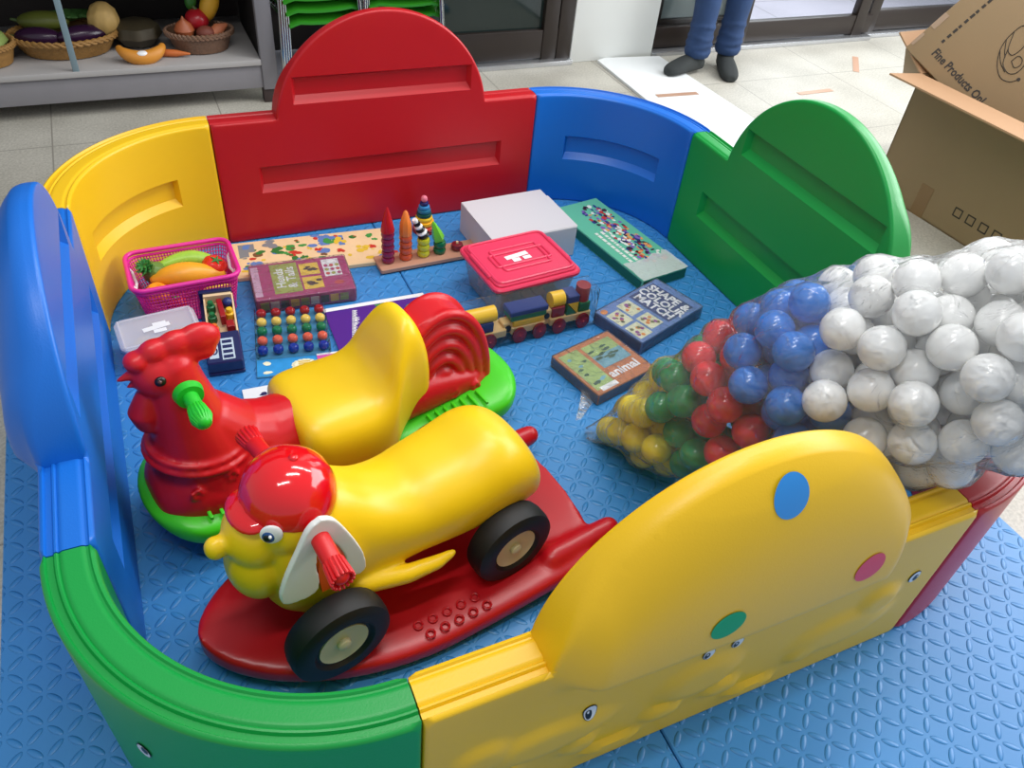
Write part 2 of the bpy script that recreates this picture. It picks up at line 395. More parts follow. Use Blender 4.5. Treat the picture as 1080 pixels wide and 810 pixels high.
def make_module(name, m, corner):
    out = outline_corner() if corner else outline_straight(); SG = Seg2(out); D = SG.dist
    if corner:
        S = RR*PI/2; recs = [(S*.2, .155, S*.8, .238)]
        tf = lambda x, z: TT
    else:
        recs = [(-.385, .155, .385, .238), (-.268, .415, .268, .492)]; tf = bulge_t
    fin = lambda x, z: rnd_off(D(x, z))+recess_depth(x, z, recs)
    fout = lambda x, z: tf(x, z)-rnd_off(D(x, z))
    b = MB()
    vi, fi = sheet(out, fin, SG, rec_rings(recs), .03 if not corner else .016, D, RND)
    vo, fo = sheet(out, fout, SG, [], .010 if not corner else .016, D, RND)
    b.add(vi, fi); b.add(vo, [f[::-1] for f in fo])
    n = len(out); K = 22; vs = []
    for i, (x, z) in enumerate(out):
        A = Vector(out[i-1]); B = Vector(out[(i+1) % n]); t = (B-A).normalized(); nn = Vector((-t.y, t.x))
        top = z > HH-.0005 and (abs(x) > AR-.004 or corner)
        y0 = RND; y1 = tf(x, z)-RND
        for k in range(K+1):
            q = k/K; g = 0
            if top: g = .0045*sstep(.16, .2, q)*sstep(.26, .21, q)*0+.003*(1-sstep(.10, .16, q))*sstep(0, .02, q)+.003*sstep(.62, .66, q)*(1-sstep(.68, .72, q))+.0055*sstep(.76, .82, q)*(1-sstep(.97, 1, q))
            vs.append((x, y0+(y1-y0)*q, z-g))
    b.add(vs, [[i*(K+1)+k, ((i+1) % n)*(K+1)+k, ((i+1) % n)*(K+1)+k+1, i*(K+1)+k+1] for i in range(n) for k in range(K)])
    if corner:   # bend about the local origin (arc centre)
        b.v = [((RR+y)*cos(x/RR), (RR+y)*sin(x/RR), z) for x, y, z in b.v]
    return b.build(name, m, None, 30, merge=2e-5)
BOLT = mat('eye_white', (225, 228, 230), rough=.2)
def eye_sticker(par, x, z, s=1, flip=1):
    b = MB()
    def el(cx, cz, rx, rz, m, off):
        n = 20; vs = []; fs = []
        for i in range(4):
            for k in range(n):
                a = 2*PI*k/n; px = cx+rx*i/3*cos(a); pz = cz+rz*i/3*sin(a); vs.append((px, bulge_t(px, pz)+off, pz))
        for i in range(3):
            for k in range(n): fs.append([i*n+k, i*n+(k+1) % n, (i+1)*n+(k+1) % n, (i+1)*n+k])
        b.add(vs, fs, m)
    el(x, z, .013*s, .017*s, 1, .0012); el(x, z, .0115*s, .0155*s, 0, .0018); el(x+.003*flip, z-.003, .006*s, .009*s, 1, .0024); el(x+.004*flip, z+.002, .002, .003, 0, .003)
    b.build('eye_sticker', [BOLT, BLACK], par, 60, label='white oval eye decal with black pupil')
def dot_sticker(par, x, z, r, rgb, nm, lb):
    b = MB(); vs = []; fs = []; n = 32
    for i in range(6):
        for k in range(n):
            a = 2*PI*k/n; px = x+r*i/5*cos(a); pz = z+r*i/5*sin(a); vs.append((px, bulge_t(px, pz)+.0012, pz))
    for i in range(5):
        for k in range(n): fs.append([i*n+k, i*n+(k+1) % n, (i+1)*n+(k+1) % n, (i+1)*n+k])
    b.add(vs, fs); b.build('dot_sticker', mat(nm, rgb, rough=.35), par, 60, label=lb)
def panel(m, loc, rz, label, dots=()):
    o = make_module('playpen_section', m, False); o.location = loc; o.rotation_euler = (0, 0, rz)
    tag(o, label, 'playpen panel', 'arched straight panels of the play pen')
    for (x, z, s, f) in ((-.43, .225, 1, -1), (-.03, .248, .9, 1), (.026, .248, .9, 1), (.235, .215, 1, 1)): eye_sticker(o, x, z, s, f)
    for (x, z, c, nm, lb) in dots: dot_sticker(o, x, z, .029, c, nm, lb)
    return o
DB = lambda c: c
panel(RED, (0, AIN, 0), 0, 'red arched plastic pen panel at the back, behind the wooden peg puzzle')
panel(GRN, (AIN, 0, 0), -PI/2, 'green arched plastic pen panel on the right, behind the ball bag')
panel(YEL, (0, -AIN, 0), PI, 'yellow arched plastic pen panel in front with coloured dots',
      [(.002, .612, (40, 140, 220), 'dot_blue', 'blue round spot'), (-.192, .418, (225, 60, 75), 'dot_red', 'red round spot'), (.068, .412, (20, 160, 85), 'dot_green', 'green round spot')])
panel(BLU, (-AIN, 0, 0), PI/2, 'blue arched plastic pen panel on the left beside the rooster',
      [(.075, .575, (240, 225, 40), 'dot_yellow', 'yellow round spot')])
for m, q, rz, lb in ((BLU, (1, 1), 0, 'curved blue plastic pen corner behind the green puzzle box'), (YEL, (-1, 1), PI/2, 'curved yellow plastic pen corner behind the pink fruit basket'),
                     (GRN, (-1, -1), PI, 'curved green plastic pen corner at the near left'), (RED, (1, -1), 1.5*PI, 'curved red plastic pen corner under the bag of balls')):
    o = make_module('playpen_corner', m, True); o.location = (q[0]*LL/2, q[1]*LL/2, 0); o.rotation_euler = (0, 0, rz)
    tag(o, lb, 'playpen corner', 'curved corner panels of the play pen')
    if q == (-1, -1):
        for a in (.655, 1.25):
            b = MB(); T = Matrix.Rotation(a, 4, 'Z') @ Matrix.Translation((RR+TT+.0015, 0, .235)) @ Matrix.Rotation(PI/2, 4, 'Y') @ Matrix.Rotation(PI/2, 4, 'Z')
            b.disc((0, 0, 0), .013, .017, 1, T); T2 = T @ Matrix.Translation((0, 0, .0004)); b.disc((0, 0, 0), .0115, .0155, 0, T2); b.disc((.003, .004, .0004), .006, .009, 1, T2)
            b.build('eye_sticker', [BOLT, BLACK], o, label='white oval eye decal with black pupil')
# ------------------------------------------------------------------ rooster rocker
def spline(pts, n=6):
    P = [Vector(p) for p in pts]; P = [2*P[0]-P[1]]+P+[2*P[-1]-P[-2]]; out = []
    for i in range(1, len(P)-2):
        for k in range(n):
            t = k/n; a, b, c, d = P[i-1:i+3]
            out.append(.5*((2*b)+(c-a)*t+(2*a-5*b+4*c-d)*t*t+(3*b-a-3*c+d)*t**3))
    out.append(P[-2]); return out
def smooth_secs(secs, n=6): return [tuple(v) for v in spline_n(secs, n)]
def spline_n(S, n):
    S = [list(s) for s in S]; k0 = [2*a-b for a, b in zip(S[0], S[1])]; k1 = [2*a-b for a, b in zip(S[-1], S[-2])]
    P = [k0]+S+[k1]; out = []
    for i in range(1, len(P)-2):
        for k in range(n):
            t = k/n; out.append([.5*(2*b+(c-a)*t+(2*a-5*b+4*c-d)*t*t+(3*b-a-3*c+d)*t**3) for a, b, c, d in zip(*P[i-1:i+3])])
    out.append(S[-1]); return out
rt = thing('rooster_rocker', 'red plastic rooster rocking toy with yellow saddle seat and green rockers', 'rocking toy', (-.40, -.11, .003), math.radians(12))
b = MB()
b.tube([(-.315, 0, .405), (-.315, 0, .36), (-.31, 0, .29), (-.30, 0, .22), (-.295, 0, .15), (-.29, 0, .10)], [.043, .052, .066, .088, .103, .108], 28, dome=True)
b.tube([(-.28, 0, .14), (-.2, 0, .145), (-.13, 0, .150)], [.098, .090, .082], 24, dome=True); b.tube([(-.29, 0, .26), (-.24, 0, .19), (-.18, 0, .16)], [.066, .076, .078], 24, dome=True)
b.loft(smooth_secs([(-.415, .06, .10, .02), (-.40, .04, .16, .07), (-.34, .03, .20, .105), (-.22, .03, .18, .11), (-.08, .05, .17, .105)], 4))
b.ell((-.335, 0, .40), (.05, .042, .045))
b.tube([(-.36, 0, .418), (-.405, 0, .412)], [.016, .004], 12, dome=True)
b.tube([(-.36, 0, .400), (-.392, 0, .392)], [.012, .004], 12, dome=True)
b.tube([(-.368, 0, .355), (-.378, 0, .325), (-.376, 0, .305)], [.022, .030, .026], 16, dome=True)
for x, z, r, s in ((-.368, .440, .018, 1), (-.335, .448, .024, 1), (-.300, .450, .027, 1), (-.262, .446, .033, 1)): b.ell((x, 0, z), (r*1.25, .022, r))
b.tube([(-.37, 0, .436), (-.30, 0, .43), (-.255, 0, .425)], [.014, .022, .022], 16, dome=True)
for dz, rr_ in ((0, .088), (-.016, .095)):
    b.tube([(-.302+rr_*cos(a)*1.02, rr_*sin(a), .225+dz-.14*(rr_*cos(a))) for a in [2*PI*k/40 for k in range(40)]], .0065, 8, closed=True)
for sy in (-1, 1):
    for fx, fz, hw in ((-.345, .17, .098), (-.275, .185, .098), (-.205, .165, .088), (-.32, .10, .104), (-.24, .11, .104)):
        for k in range(5): a = 2*PI*k/5; b.ell((fx+.010*cos(a), sy*(hw-.004), fz+.010*sin(a)), (.006, .006, .006), n=8, k=6)
b.fuse('body', TRED, rt, .0035, 8)
for sy in (-1, 1): MB().ell((-.345, sy*.037, .412), (.010, .007, .010), 0).ell((-.347, sy*.042, .415), (.004, .004, .004), 1).build('eye', [BLACK, mat('eye_glint', (90, 50, 50), rough=.1)], rt)
for sy in (-1, 1):
    b = MB(); T = T3(-.308, sy*.045, .375)
    b.tube([(0, 0, 0), (0, sy*.014, 0)], [.027, .024], 24, 0, T, dome=False); b.tube([(0, sy*.01, 0), (0, sy*.045, -.006)], [.014, .014], 20, 0, T)
    for k in range(18):
        a = 2*PI*k/18; b.tube([(.013*cos(a), sy*.04, -.006+.013*sin(a)), (.016*cos(a), sy*.062, -.01+.016*sin(a)), (.011*cos(a), sy*.075, -.012+.011*sin(a))], [.0035, .004, .003], 6, 0, T, dome=True)
    b.tube([(0, sy*.04, -.006), (0, sy*.070, -.010)], [.0135, .0135], 16, 0, T, dome=True)
    b.build('handle', mat('handle_green', (30, 190, 40), rough=.4), rt, label='bright green ribbed handle')
b = MB()
b.loft(smooth_secs([(-.132, .15, .19, .06), (-.125, .10, .218, .10), (-.10, .06, .232, .122), (-.05, .03, .234, .130), (.0, .02, .232, .132), (.040, .025, .236, .128), (.070, .03, .262, .118), (.094, .05, .318, .100), (.122, .07, .360, .082), (.152, .09, .360, .072), (.176, .10, .31, .064), (.190, .12, .24, .05)], 6), 56, ex=3.2)
seat = b.fuse('seat', TYEL, rt, .004, 10, label='yellow saddle seat with high back')
b = MB()
b.loft(smooth_secs([(.10, .08, .20, .075), (.2, .08, .19, .068), (.30, .085, .165, .060), (.35, .09, .14, .045), (.375, .10, .12, .02)], 4))
prof = [(.14, .09), (.135, .20), (.14, .29), (.165, .328), (.205, .345), (.252, .340), (.295, .308), (.325, .255), (.335, .19), (.325, .13), (.30, .09)]
pp = spline([(x, z, 0) for x, z in prof], 5); b.prism([(p.x, p.y) for p in pp], -.034, .034, 0, Matrix.Rotation(PI/2, 4, 'X'))
for sy in (-1, 1):
    for r in (.205, .168, .131, .094, .058):
        pts = []
        for k in range(26):
            a = math.radians(-15+k*150/25); x = .232+r*.60*cos(a)+.0; z = .112+r*1.1*sin(a)
            if x > .145: pts.append((x, sy*.034, z))
        if len(pts) > 3: b.tube(pts, .0125, 10, dome=True)
for fx, fz in ((.19, .13), (.25, .125), (.31, .12)):
    for k in range(5): a = 2*PI*k/5; b.ell((fx+.009*cos(a), -.062, fz+.011*sin(a)), (.006, .006, .006), n=8, k=6)
b.fuse('tail', TRED, rt, .0035, 4, label='red ridged tail fan')
b = MB()
secs = []
for k in range(49):
    s = -.43*cos(PI*k/48); e = min(1, (1-abs(s)/.431))
    w_ = .124*sqrt(1-(1-min(1, e*4.2))**2) if e > 0 else .01
    w_ *= (1-.16*cos(PI*s/.43)) if abs(s) < .43 else 1
    th = min(1, (max(e, 0)*9)**.5); zb = .42*s*s; zt = .095+.22*s*s; zc = (zb+zt)/2
    secs.append((s, zc-(zc-zb)*th, zc+(zt-zc)*th, max(w_, .01)))
b.loft(secs, 40, ex=3.5)
b.fuse('rocker_base', TGRN, rt, .005, 6, label='lime green curved rocker base')
b = MB()
for sy in (-1, 1):
    for s0 in [-.335+.022*k for k in range(6)]+[.17+.022*k for k in range(7)]:
        MB().box((s0, sy*.098, .0985+.22*s0*s0), (.007, .050, .008), 0, None, .002).build('foot_grip', TGRN, rt)
# ------------------------------------------------------------------ dog rocker
dg = thing('dog_rocker', 'yellow plastic dog ride-on with red cap and black wheels on red rocker', 'ride-on toy', (-.39, -.460, .002), math.radians(8.7)); BR = []
b = MB(); NS = 40; o = []
def wbase(s):
    if s < .30: return .2*sqrt(max(0, 1-max(0, (.04-s)/.4185)**2.0))**1.15
    return .2*max(0, 1-((s-.30)/.081)**3)**.4
    for (a, wa), (c, wc) in zip(P, P[1:]):
        if a <= s <= c: return wa+(wc-wa)*(s-a)/(c-a)
    return .11
secs = []
for k in range(61):
    s = -.0+.379*(-cos(PI*k/60))+.001; cz = .04+.16*(s*s); secs.append((s, .30*s*s*.8+.001, .052+.30*s*s*.8, max(wbase(s), .012)))
b.loft(secs, 44, ex=5)
for s in (-1, 1): b.tube([(.27, s*.15, .055), (.35, s*.150, .062), (.41, s*.150, .070)], [.03, .027, .023], 20, dome=True)
base = b.fuse('rocker_board', mat('board_red', (190, 16, 28), rough=.32), dg, .005, 5, label='red rocker board with two rear pegs')
for sy in (-1, 1):
    for i in range(5):
        for j in range(2):
            b = MB()
            x = -.03+i*.03+j*.012; y = sy*(.150+j*.026)
            b.tube([(x+.008*cos(a), y+.008*sin(a), .0535+.24*x*x) for a in [2*PI*k/14 for k in range(14)]], .0022, 6, closed=True); b.build('stud_ring', mat('board_red', (190, 16, 28)), dg)
b = MB()
b.loft(smooth_secs([(-.258, .15, .32, .04), (-.238, .12, .36, .07), (-.185, .08, .40, .088), (-.12, .08, .372, .09), (-.06, .12, .325, .092), (.0, .14, .303, .098), (.05, .14, .308, .104), (.11, .14, .316, .110), (.185, .14, .333, .112), (.24, .14, .308, .104), (.275, .14, .256, .084), (.295, .155, .21, .05)], 6), 52, ex=2.3)
b.ell((-.262, 0, .250), (.050, .060, .072)); b.ell((-.258, 0, .320), (.048, .056, .06))
b.ell((-.195, 0, .345), (.078, .080, .072))
b.ell((-.318, 0, .325), (.018, .018, .022))
for sy in (-1, 1): b.tube([(-.12, sy*.09, .18), (-.04, sy*.108, .168), (.02, sy*.116, .168), (.05, sy*.116, .172)], [.02, .018, .014, .008], 12, dome=True)
body = b.fuse('body', TYEL, dg, .004, 10, label='yellow dog body with saddle')
b = MB(); Tc = T3(-.193, 0, .372, 0, .22, 0) @ Matrix.Diagonal((.84, .86, .80, 1))
prof = [(.088, -.008), (.090, .0), (.089, .02), (.083, .045), (.070, .068), (.05, .085), (.025, .095), (.003, .098)]
b.lathe(prof, 40, 0, Tc, ridge=lambda a, z: -.022*(1-min(1, abs(((a/(PI/3)) % 1)-.5)*16)*1.0) if False else (-.02*math.exp(-((((a*6/(2*PI)+.5) % 1)-.5)*14)**2)))
b.lathe([(.009, .094), (.009, .100), (.006, .103), (.001, .104)], 16, 0, Tc)
cp = b.build('cap', GLOSSRED, dg, 50, label='glossy red baseball cap')
b = MB()
b.ell((-.078, 0, .014), (.038, .056, .018), 0, Tc @ Matrix.Rotation(-.35, 4, 'Y'))
b.build('visor', GLOSSRED, cp)
for sy in (-1, 1):
    b = MB(); Tm = Matrix.Translation((-.004, sy*(.094 if sy < 0 else .070), .0285 if sy < 0 else .005)) @ Matrix.Scale(.93, 4, (0, 0, 1)) @ Matrix.Rotation(PI/2, 4, 'X')
    outl = [(-.178, .408), (-.20, .395), (-.222, .35), (-.245, .30), (-.258, .255), (-.252, .232), (-.225, .222), (-.200, .226), (-.193, .25), (-.194, .30), (-.187, .335), (-.172, .345), (-.158, .325), (-.145, .28), (-.142, .24), (-.130, .215), (-.112, .22), (-.112, .26), (-.125, .31), (-.145, .365), (-.16, .395)]
    pp = spline([(x, z, 0) for x, z in outl]+[(outl[0][0], outl[0][1], 0)], 4)[:-1]
    b.prism([(p.x, p.y) for p in pp], -.006, .006, 0, Tm)
    b.fuse('ear', mat('ear_white', (232, 232, 228), rough=.35), dg, .0025, 4, label='white floppy ear')
    b = MB(); b.prism([(-.182, .345), (-.193, .27), (-.190, .212), (-.135, .212), (-.148, .30), (-.165, .345)], -.004, .004, 0, Tm)
    b.build('inner_ear', mat('inner_orange', (235, 95, 25), rough=.35), dg, label='orange inner ear')
    b = MB(); b.tube([(-.186, sy*.06, .372), (-.190, sy*.165, .355)], [.015, .016], 24, dome=True)
    for k in range(16):
        a = 2*PI*k/16; b.tube([(-.189+.015*cos(a), sy*.145, .358+.015*sin(a)), (-.190+.018*cos(a), sy*.176, .353+.018*sin(a))], .003, 6, dome=True)
    b.build('handle', mat('handle_red', (215, 22, 28), rough=.35), dg, label='red grip handle')
    b = MB(); T = T3(-.247, -.060 if sy < 0 else .046, .375 if sy < 0 else .362, -sy*PI/2, 0, sy*.45)
    b.ell((0, 0, 0), (.017, .021, .006), 0, T); b.ell((-.004, -.001, .003*1), (.010, .0135, .0055), 1, T); b.ell((-.006, .0, .006), (.006, .008, .0045), 2, T); b.ell((-.001, .005, .009), (.0025, .003, .003), 0, T)
    b.build('eye', [WHITE, mat('iris_blue', (40, 80, 140), rough=.2), BLACK], dg)
RUB = mat('tyre_black', (14, 14, 15), rough=.55); HUB = mat('hub_cream', (215, 205, 165), rough=.4)
for (s0, z0, r) in ((-.188, .136, .090), (.172, .134, .086)):
    for sy in (-1, 1):
        T = T3(s0, sy*.130, z0, -sy*PI/2)
        b = MB(); prof = [(.05, -.028), (r-.012, -.028), (r-.003, -.022), (r, -.010), (r, .010), (r-.003, .022), (r-.014, .028), (r-.034, .027), (r-.040, .020), (.03, .018)]
        wv = b.lathe(prof, 44, 0, T).build('wheel', RUB, dg, 35)
        MB().lathe([(.046, .012), (.045, .022), (.038, .020), (.012, .018), (.011, .026), (.006, .028), (.001, .0285)], 32, 0, T).build('hub', HUB, wv, label='cream wheel hub')
    MB().cyl((s0, -.13, z0), (s0, .13, z0), .012).build('axle', mat('axle_steel', (150, 150, 150), rough=.3, metal=1), dg)
for ch in dg.children:
    if ch.name.split('.')[0] not in ('rocker_board', 'stud_ring'): ch.rotation_euler = (0, 0, math.radians(4)); ch.location = (0, .0, 0)
# ------------------------------------------------------------------ bag of balls
axis = [(.192, -.258, .030, .032), (.245, -.327, .090, .092), (.299, -.404, .178, .145), (.375, -.515, .312, .190), (.435, -.625, .440, .212), (.510, -.745, .552, .210), (.610, -.85, .630, .200), (.70, -.93, .675, .185), (.77, -.98, .70, .12)]
ax_s = spline_n(axis, 10)
L_ = [0]
for p, q in zip(ax_s, ax_s[1:]): L_.append(L_[-1]+(Vector(q[:3])-Vector(p[:3])).length)
def axat(s):
    for i in range(len(L_)-1):
        if L_[i] <= s <= L_[i+1]:
            t = (s-L_[i])/(L_[i+1]-L_[i]); return [a+(c-a)*t for a, c in zip(ax_s[i], ax_s[i+1])], (Vector(ax_s[i+1][:3])-Vector(ax_s[i][:3])).normalized()
    return ax_s[-1], (Vector(ax_s[-1][:3])-Vector(ax_s[-2][:3])).normalized()
BC = {'yellow': (244, 222, 22), 'green': (14, 156, 76), 'red': (226, 28, 38), 'blue': (24, 122, 214), 'white': (246, 246, 244)}
ballmesh = {}
def ball(col, p, r):
    if col not in ballmesh:
        m = mat('ball_'+col, BC[col], rough=.22, coat=.25)
        m.node_tree.nodes['Principled BSDF'].inputs['Subsurface Weight'].default_value = .15
        m.node_tree.nodes['Principled BSDF'].inputs['Subsurface Radius'].default_value = (.02, .02, .02)
        b = MB().ell((0, 0, 0), (.0325, .0325, .0325), n=36, k=20); b.tube([(.0323*cos(a), .0323*sin(a), 0) for a in [2*PI*k/48 for k in range(48)]], .0004, 4, closed=True)
        o = b.build('play_ball', m, None, 60); ballmesh[col] = o; first = True
    else:
        o = ballmesh[col].copy(); C.objects.link(o)
    o.location = p; s = r/.0325; o.scale = (s, s, s); o.rotation_euler = (random.uniform(0, 6), random.uniform(0, 6), 0)
    where = {'yellow': 'at the narrow tip of the clear bag', 'green': 'between the yellow and red ones in the clear bag', 'red': 'between the green and blue ones in the clear bag', 'blue': 'next to the white ones in the clear bag', 'white': 'filling the wide end of the clear bag'}[col]
    tag(o, col+' plastic play ball '+where, 'play ball', col+' play balls in the clear bag')
import numpy as np
LT = L_[-1]; rng = np.random.default_rng(5)
AX = []; 
for k in range(121):
    q, t = axat(LT*k/120*.9999); AX.append([*q, LT*k/120])
AX = np.array(AX); AXP = AX[:, :3]
def col_of(f): return 'yellow' if f < .205 else 'green' if f < .295 else 'red' if f < .40 else 'blue' if f < .53 else 'white'
NB = 290; wts = np.maximum(AX[:, 3], .03)**2; wts /= wts.sum()
ii = rng.choice(121, NB, p=wts); Pn = AXP[ii]+rng.normal(size=(NB, 3))*(AX[ii, 3]*.45)[:, None]; Pn[0] = AXP[2]
def near(Pn):
    d = np.linalg.norm(Pn[:, None]-AXP[None], axis=2); j = d.argmin(1); return j, d[np.arange(len(Pn)), j]
def pen_clamp(p, r):
    x, y, z = p
    if z < r+.001: z = r+.001
    out = max(x-(AIN-r), -(y+AIN-r)); cx, cy = x-LL/2, y+LL/2
    if cx > 0 and cy < 0: out = max(out, math.hypot(cx, cy)-(RR-r))
    if out > 0:
        lim = HH+r+.004
        if abs(x) < AR+r: lim = max(lim, AZ+sqrt(max((AR+r)**2-x*x, 0))+.004)
        if z < lim:
            if lim-z < out and lim < .6: z = lim
            else:
                if cx > 0 and cy < 0:
                    h = math.hypot(cx, cy); k = (RR-r)/h
                    if h > RR-r: x, y = LL/2+cx*k, -LL/2+cy*k
                else: x = min(x, AIN-r); y = max(y, -AIN+r)
    return x, y, z
def relax(Pn, its, keep0):
    for it in range(its):
        j, d = near(Pn); f = AX[j, 4]/LT; rad = .0335+.0035*np.clip((f-.1)/.5, 0, 1)
        D3 = Pn[:, None]-Pn[None]; dist = np.linalg.norm(D3, axis=2)+1e-9; np.fill_diagonal(dist, 9)
        ov = np.maximum(rad[:, None]+rad[None]-dist, 0); mv = (D3/dist[..., None]*ov[..., None]*.42).sum(1)
        mv += rng.normal(size=mv.shape)*(ov.max(1)*.25)[:, None]*max(0, 1-it/its*1.3)
        mv[0] = 0; Pn = Pn+mv
        j, d = near(Pn); lim = np.maximum(AX[j, 3]-rad, .001); over = d > lim; v = Pn-AXP[j]
        Pn[over] = AXP[j][over]+v[over]/d[over][:, None]*lim[over][:, None]
        Pn = np.array([pen_clamp(p, r) for p, r in zip(Pn, rad)])
    return Pn
def cull(Pn, lim):
    while True:
        j, d = near(Pn); f = AX[j, 4]/LT; rad = .0335+.0035*np.clip((f-.1)/.5, 0, 1)
        dist = np.linalg.norm(Pn[:, None]-Pn[None], axis=2); np.fill_diagonal(dist, 9); ov = rad[:, None]+rad[None]-dist
        if ov.max() < lim: return Pn
        sc_ = np.maximum(ov, 0).sum(1); sc_[0] = 0; Pn = np.delete(Pn, sc_.argmax(), 0)
Pn = relax(Pn, 160, 1); Pn = cull(Pn, .022); Pn = relax(Pn, 120, 1); Pn = cull(Pn, .012); Pn = relax(Pn, 80, 1); Pn = cull(Pn, .008); NB = len(Pn)
j, d = near(Pn); f = AX[j, 4]/LT; rad = .0335+.0035*np.clip((f-.1)/.5, 0, 1)
dist = np.linalg.norm(Pn[:, None]-Pn[None], axis=2); np.fill_diagonal(dist, 9); ov = rad[:, None]+rad[None]-dist
print('balls', NB, 'max overlap', ov.max(), 'mean', ov.max(1).mean())
for p, r, ff in zip(Pn, rad, f): ball(col_of(ff+rng.normal()*.004), Vector(p), float(r)-.0002)
bagt = None
b = MB(); n = 96; vs = []; fs = []; m_ = len(ax_s)
full = [( .160, -.235, .010, .010), (.175, -.245, .016, .018)]+ax_s
FE = None
full = full+[(.80, -1.0, .71, .05), (.83, -1.02, .715, .03), (.88, -1.05, .70, .06)]
FE = [[0]*n for _ in full]; FP = [[None]*n for _ in full]
for i, q in enumerate(full):
    c = Vector(q[:3]); a_ = Vector(full[min(i+1, len(full)-1)][:3])-Vector(full[max(i-1, 0)][:3]); t = a_.normalized()
    up = Vector((0, 0, 1)); up = (up-t*up.dot(t)).normalized(); sd = t.cross(up)
    for j in range(n):
        a = 2*PI*j/n; R_ = q[3]+.006 if q[3] > .03 else q[3]+.004
        p = c+(up*cos(a)+sd*sin(a))*R_
        dv = np.array((p-c).normalized()); oc = Pn-np.array(c); tca = oc@dv; d2 = (oc**2).sum(1)-tca**2; rf = (rad+.018)**2
        ok = (d2 < rf) & (tca > 0); ext = (tca[ok]+np.sqrt(rf[ok]-d2[ok])).max()-.013 if ok.any() else None
        FE[i][j] = R_ if q[3] <= .03 or i >= len(full)-4 else (min(ext, R_+.01) if ext else R_*.8); FP[i][j] = (np.array(c), dv)
for it in range(5):
    F2 = [r[:] for r in FE]
    for i in range(1, len(full)-1):
        for j in range(n): F2[i][j] = max(FE[i][j]-.0005, (FE[i][j]*2+FE[i-1][j]+FE[i+1][j]+FE[i][j-1]+FE[i][(j+1) % n])/6)
    FE = F2
for i in range(len(full)):
    for j in range(n):
        c, dv = FP[i][j]; p = Vector(c+dv*FE[i][j]); p += Vector(dv)*(noise.noise(p*30)*.0025+noise.noise(p*9)*.002)
        p = Vector(pen_clamp(p, .002))
        vs.append(p)
for i in range(len(full)-1):
    for j in range(n): fs.append([i*n+j, i*n+(j+1) % n, (i+1)*n+(j+1) % n, (i+1)*n+j])
b.add(vs, fs)
BAGF = film('clear_bag_film', (.99, .995, 1), gloss=.15, haze=.09, rough=.12, bscale=22, bstr=1.0, bdist=.02)
tag(b.build('plastic_bag', BAGF, None, 180), 'large clear plastic bag holding the balls, leaning on pen corner', 'plastic bag')
# ------------------------------------------------------------------ toys on the mat
def place(name, label, cat, px, z=0, rz=0, group=None):
    p = at(*px, z); return thing(name, label, cat, (p.x, p.y, z), rz, group)
# toy fruit basket
bk = thing('toy_basket', 'magenta pink mesh plastic basket of toy fruit beside yellow corner', 'basket', (-.650, .580, 0), math.radians(2))
PINK = mat('basket_pink', (225, 40, 150), rough=.35); b = MB(); W, D_ = .262, .185
def bring(z, grow=0):
    t = .84+.16*z/.13; w_, d_ = W*t/2+grow, D_*t/2+grow; r = .03; o = []
    for cx, cy, a0 in ((w_-r, d_-r, 0), (-w_+r, d_-r, PI/2), (-w_+r, -d_+r, PI), (w_-r, -d_+r, 1.5*PI)):
        for k in range(7): a = a0+PI/2*k/6; o.append((cx+r*cos(a), cy+r*sin(a)))
    L2 = []; 
    per = []; n = len(o)
    tot = sum((Vector(o[i])-Vector(o[(i+1) % n])).length for i in range(n)); NP = 110; acc = 0; i = 0; res = []
    step = tot/NP; pos = 0; seglen = (Vector(o[0])-Vector(o[1])).length; cur = 0
    for k in range(NP):
        tgt = k*step
        while cur+seglen < tgt: cur += seglen; i += 1; seglen = (Vector(o[i % n])-Vector(o[(i+1) % n])).length
        u = (tgt-cur)/seglen; A = Vector(o[i % n]); B_ = Vector(o[(i+1) % n]); q = A+(B_-A)*u; res.append((q.x, q.y, z))
    return res
zs = [.004+.0105*k for k in range(12)]; rings = [bring(z) for z in zs]
for r_ in rings[1:-1]: b.tube(r_, .0017, 5, closed=True)
for k in range(110): b.tube([rings[i][k] for i in (0, 4, 8, 11)], .0017, 5)
b.rr(W*.84-.004, D_*.84-.004, .03, .001, .005, .001)
mesh_ = b.build('mesh_wall', PINK, bk)
b = MB(); b.tube(bring(.130, .002), .0062, 10, closed=True); b.tube(bring(.006), .004, 8, closed=True); b.tube(bring(.118, .001), .004, 8, closed=True); b.build('rim', PINK, bk)
for sx in (-1, 1):
    b = MB(); x = sx*(W/2+.004)
    b.tube([(x, -.045, .125), (x-sx*.012, -.04, .105), (x-sx*.016, 0, .095), (x-sx*.012, .04, .105), (x, .045, .125)], .004, 8, dome=True)
    b.build('handle', mat('handle_white', (240, 235, 240), rough=.35), bk, label='white clip handle')
def fruit(name, label, cat, loc, build, cat_rz=0, rot=(0, 0, 0)):
    o = build(); o.name = name; T = Matrix.Translation((-.650, .580, 0)) @ Matrix.Rotation(math.radians(2), 4, 'Z')
    o.location = T @ Vector(loc); o.rotation_euler = rot; tag(o, label, cat, 'toy fruit and vegetables'); return o
def leaf_spikes(b, n, z, L, m):
    for k in range(n):
        a = 2*PI*k/n+z*50; b.tube([(0, 0, z), (L*.4*cos(a), L*.4*sin(a), z+L*.5), (L*.75*cos(a), L*.75*sin(a), z+L*.75)], [.006, .005, .0008], 6, m)
def f_pine():
    b = MB(); b.lathe([(.004, -.04), (.022, -.035), (.03, -.01), (.028, .015), (.018, .032), (.004, .036)], 28, 0, None, ridge=lambda a, z: .06*sin(a*8+z*300))
    for k in range(4): leaf_spikes(b, 7, .028+k*.007, .035-k*.004, 1)
    return b.build('f', [mat('pine_green', (95, 130, 55), rough=.5), mat('leaf_green', (55, 135, 60), rough=.45)])
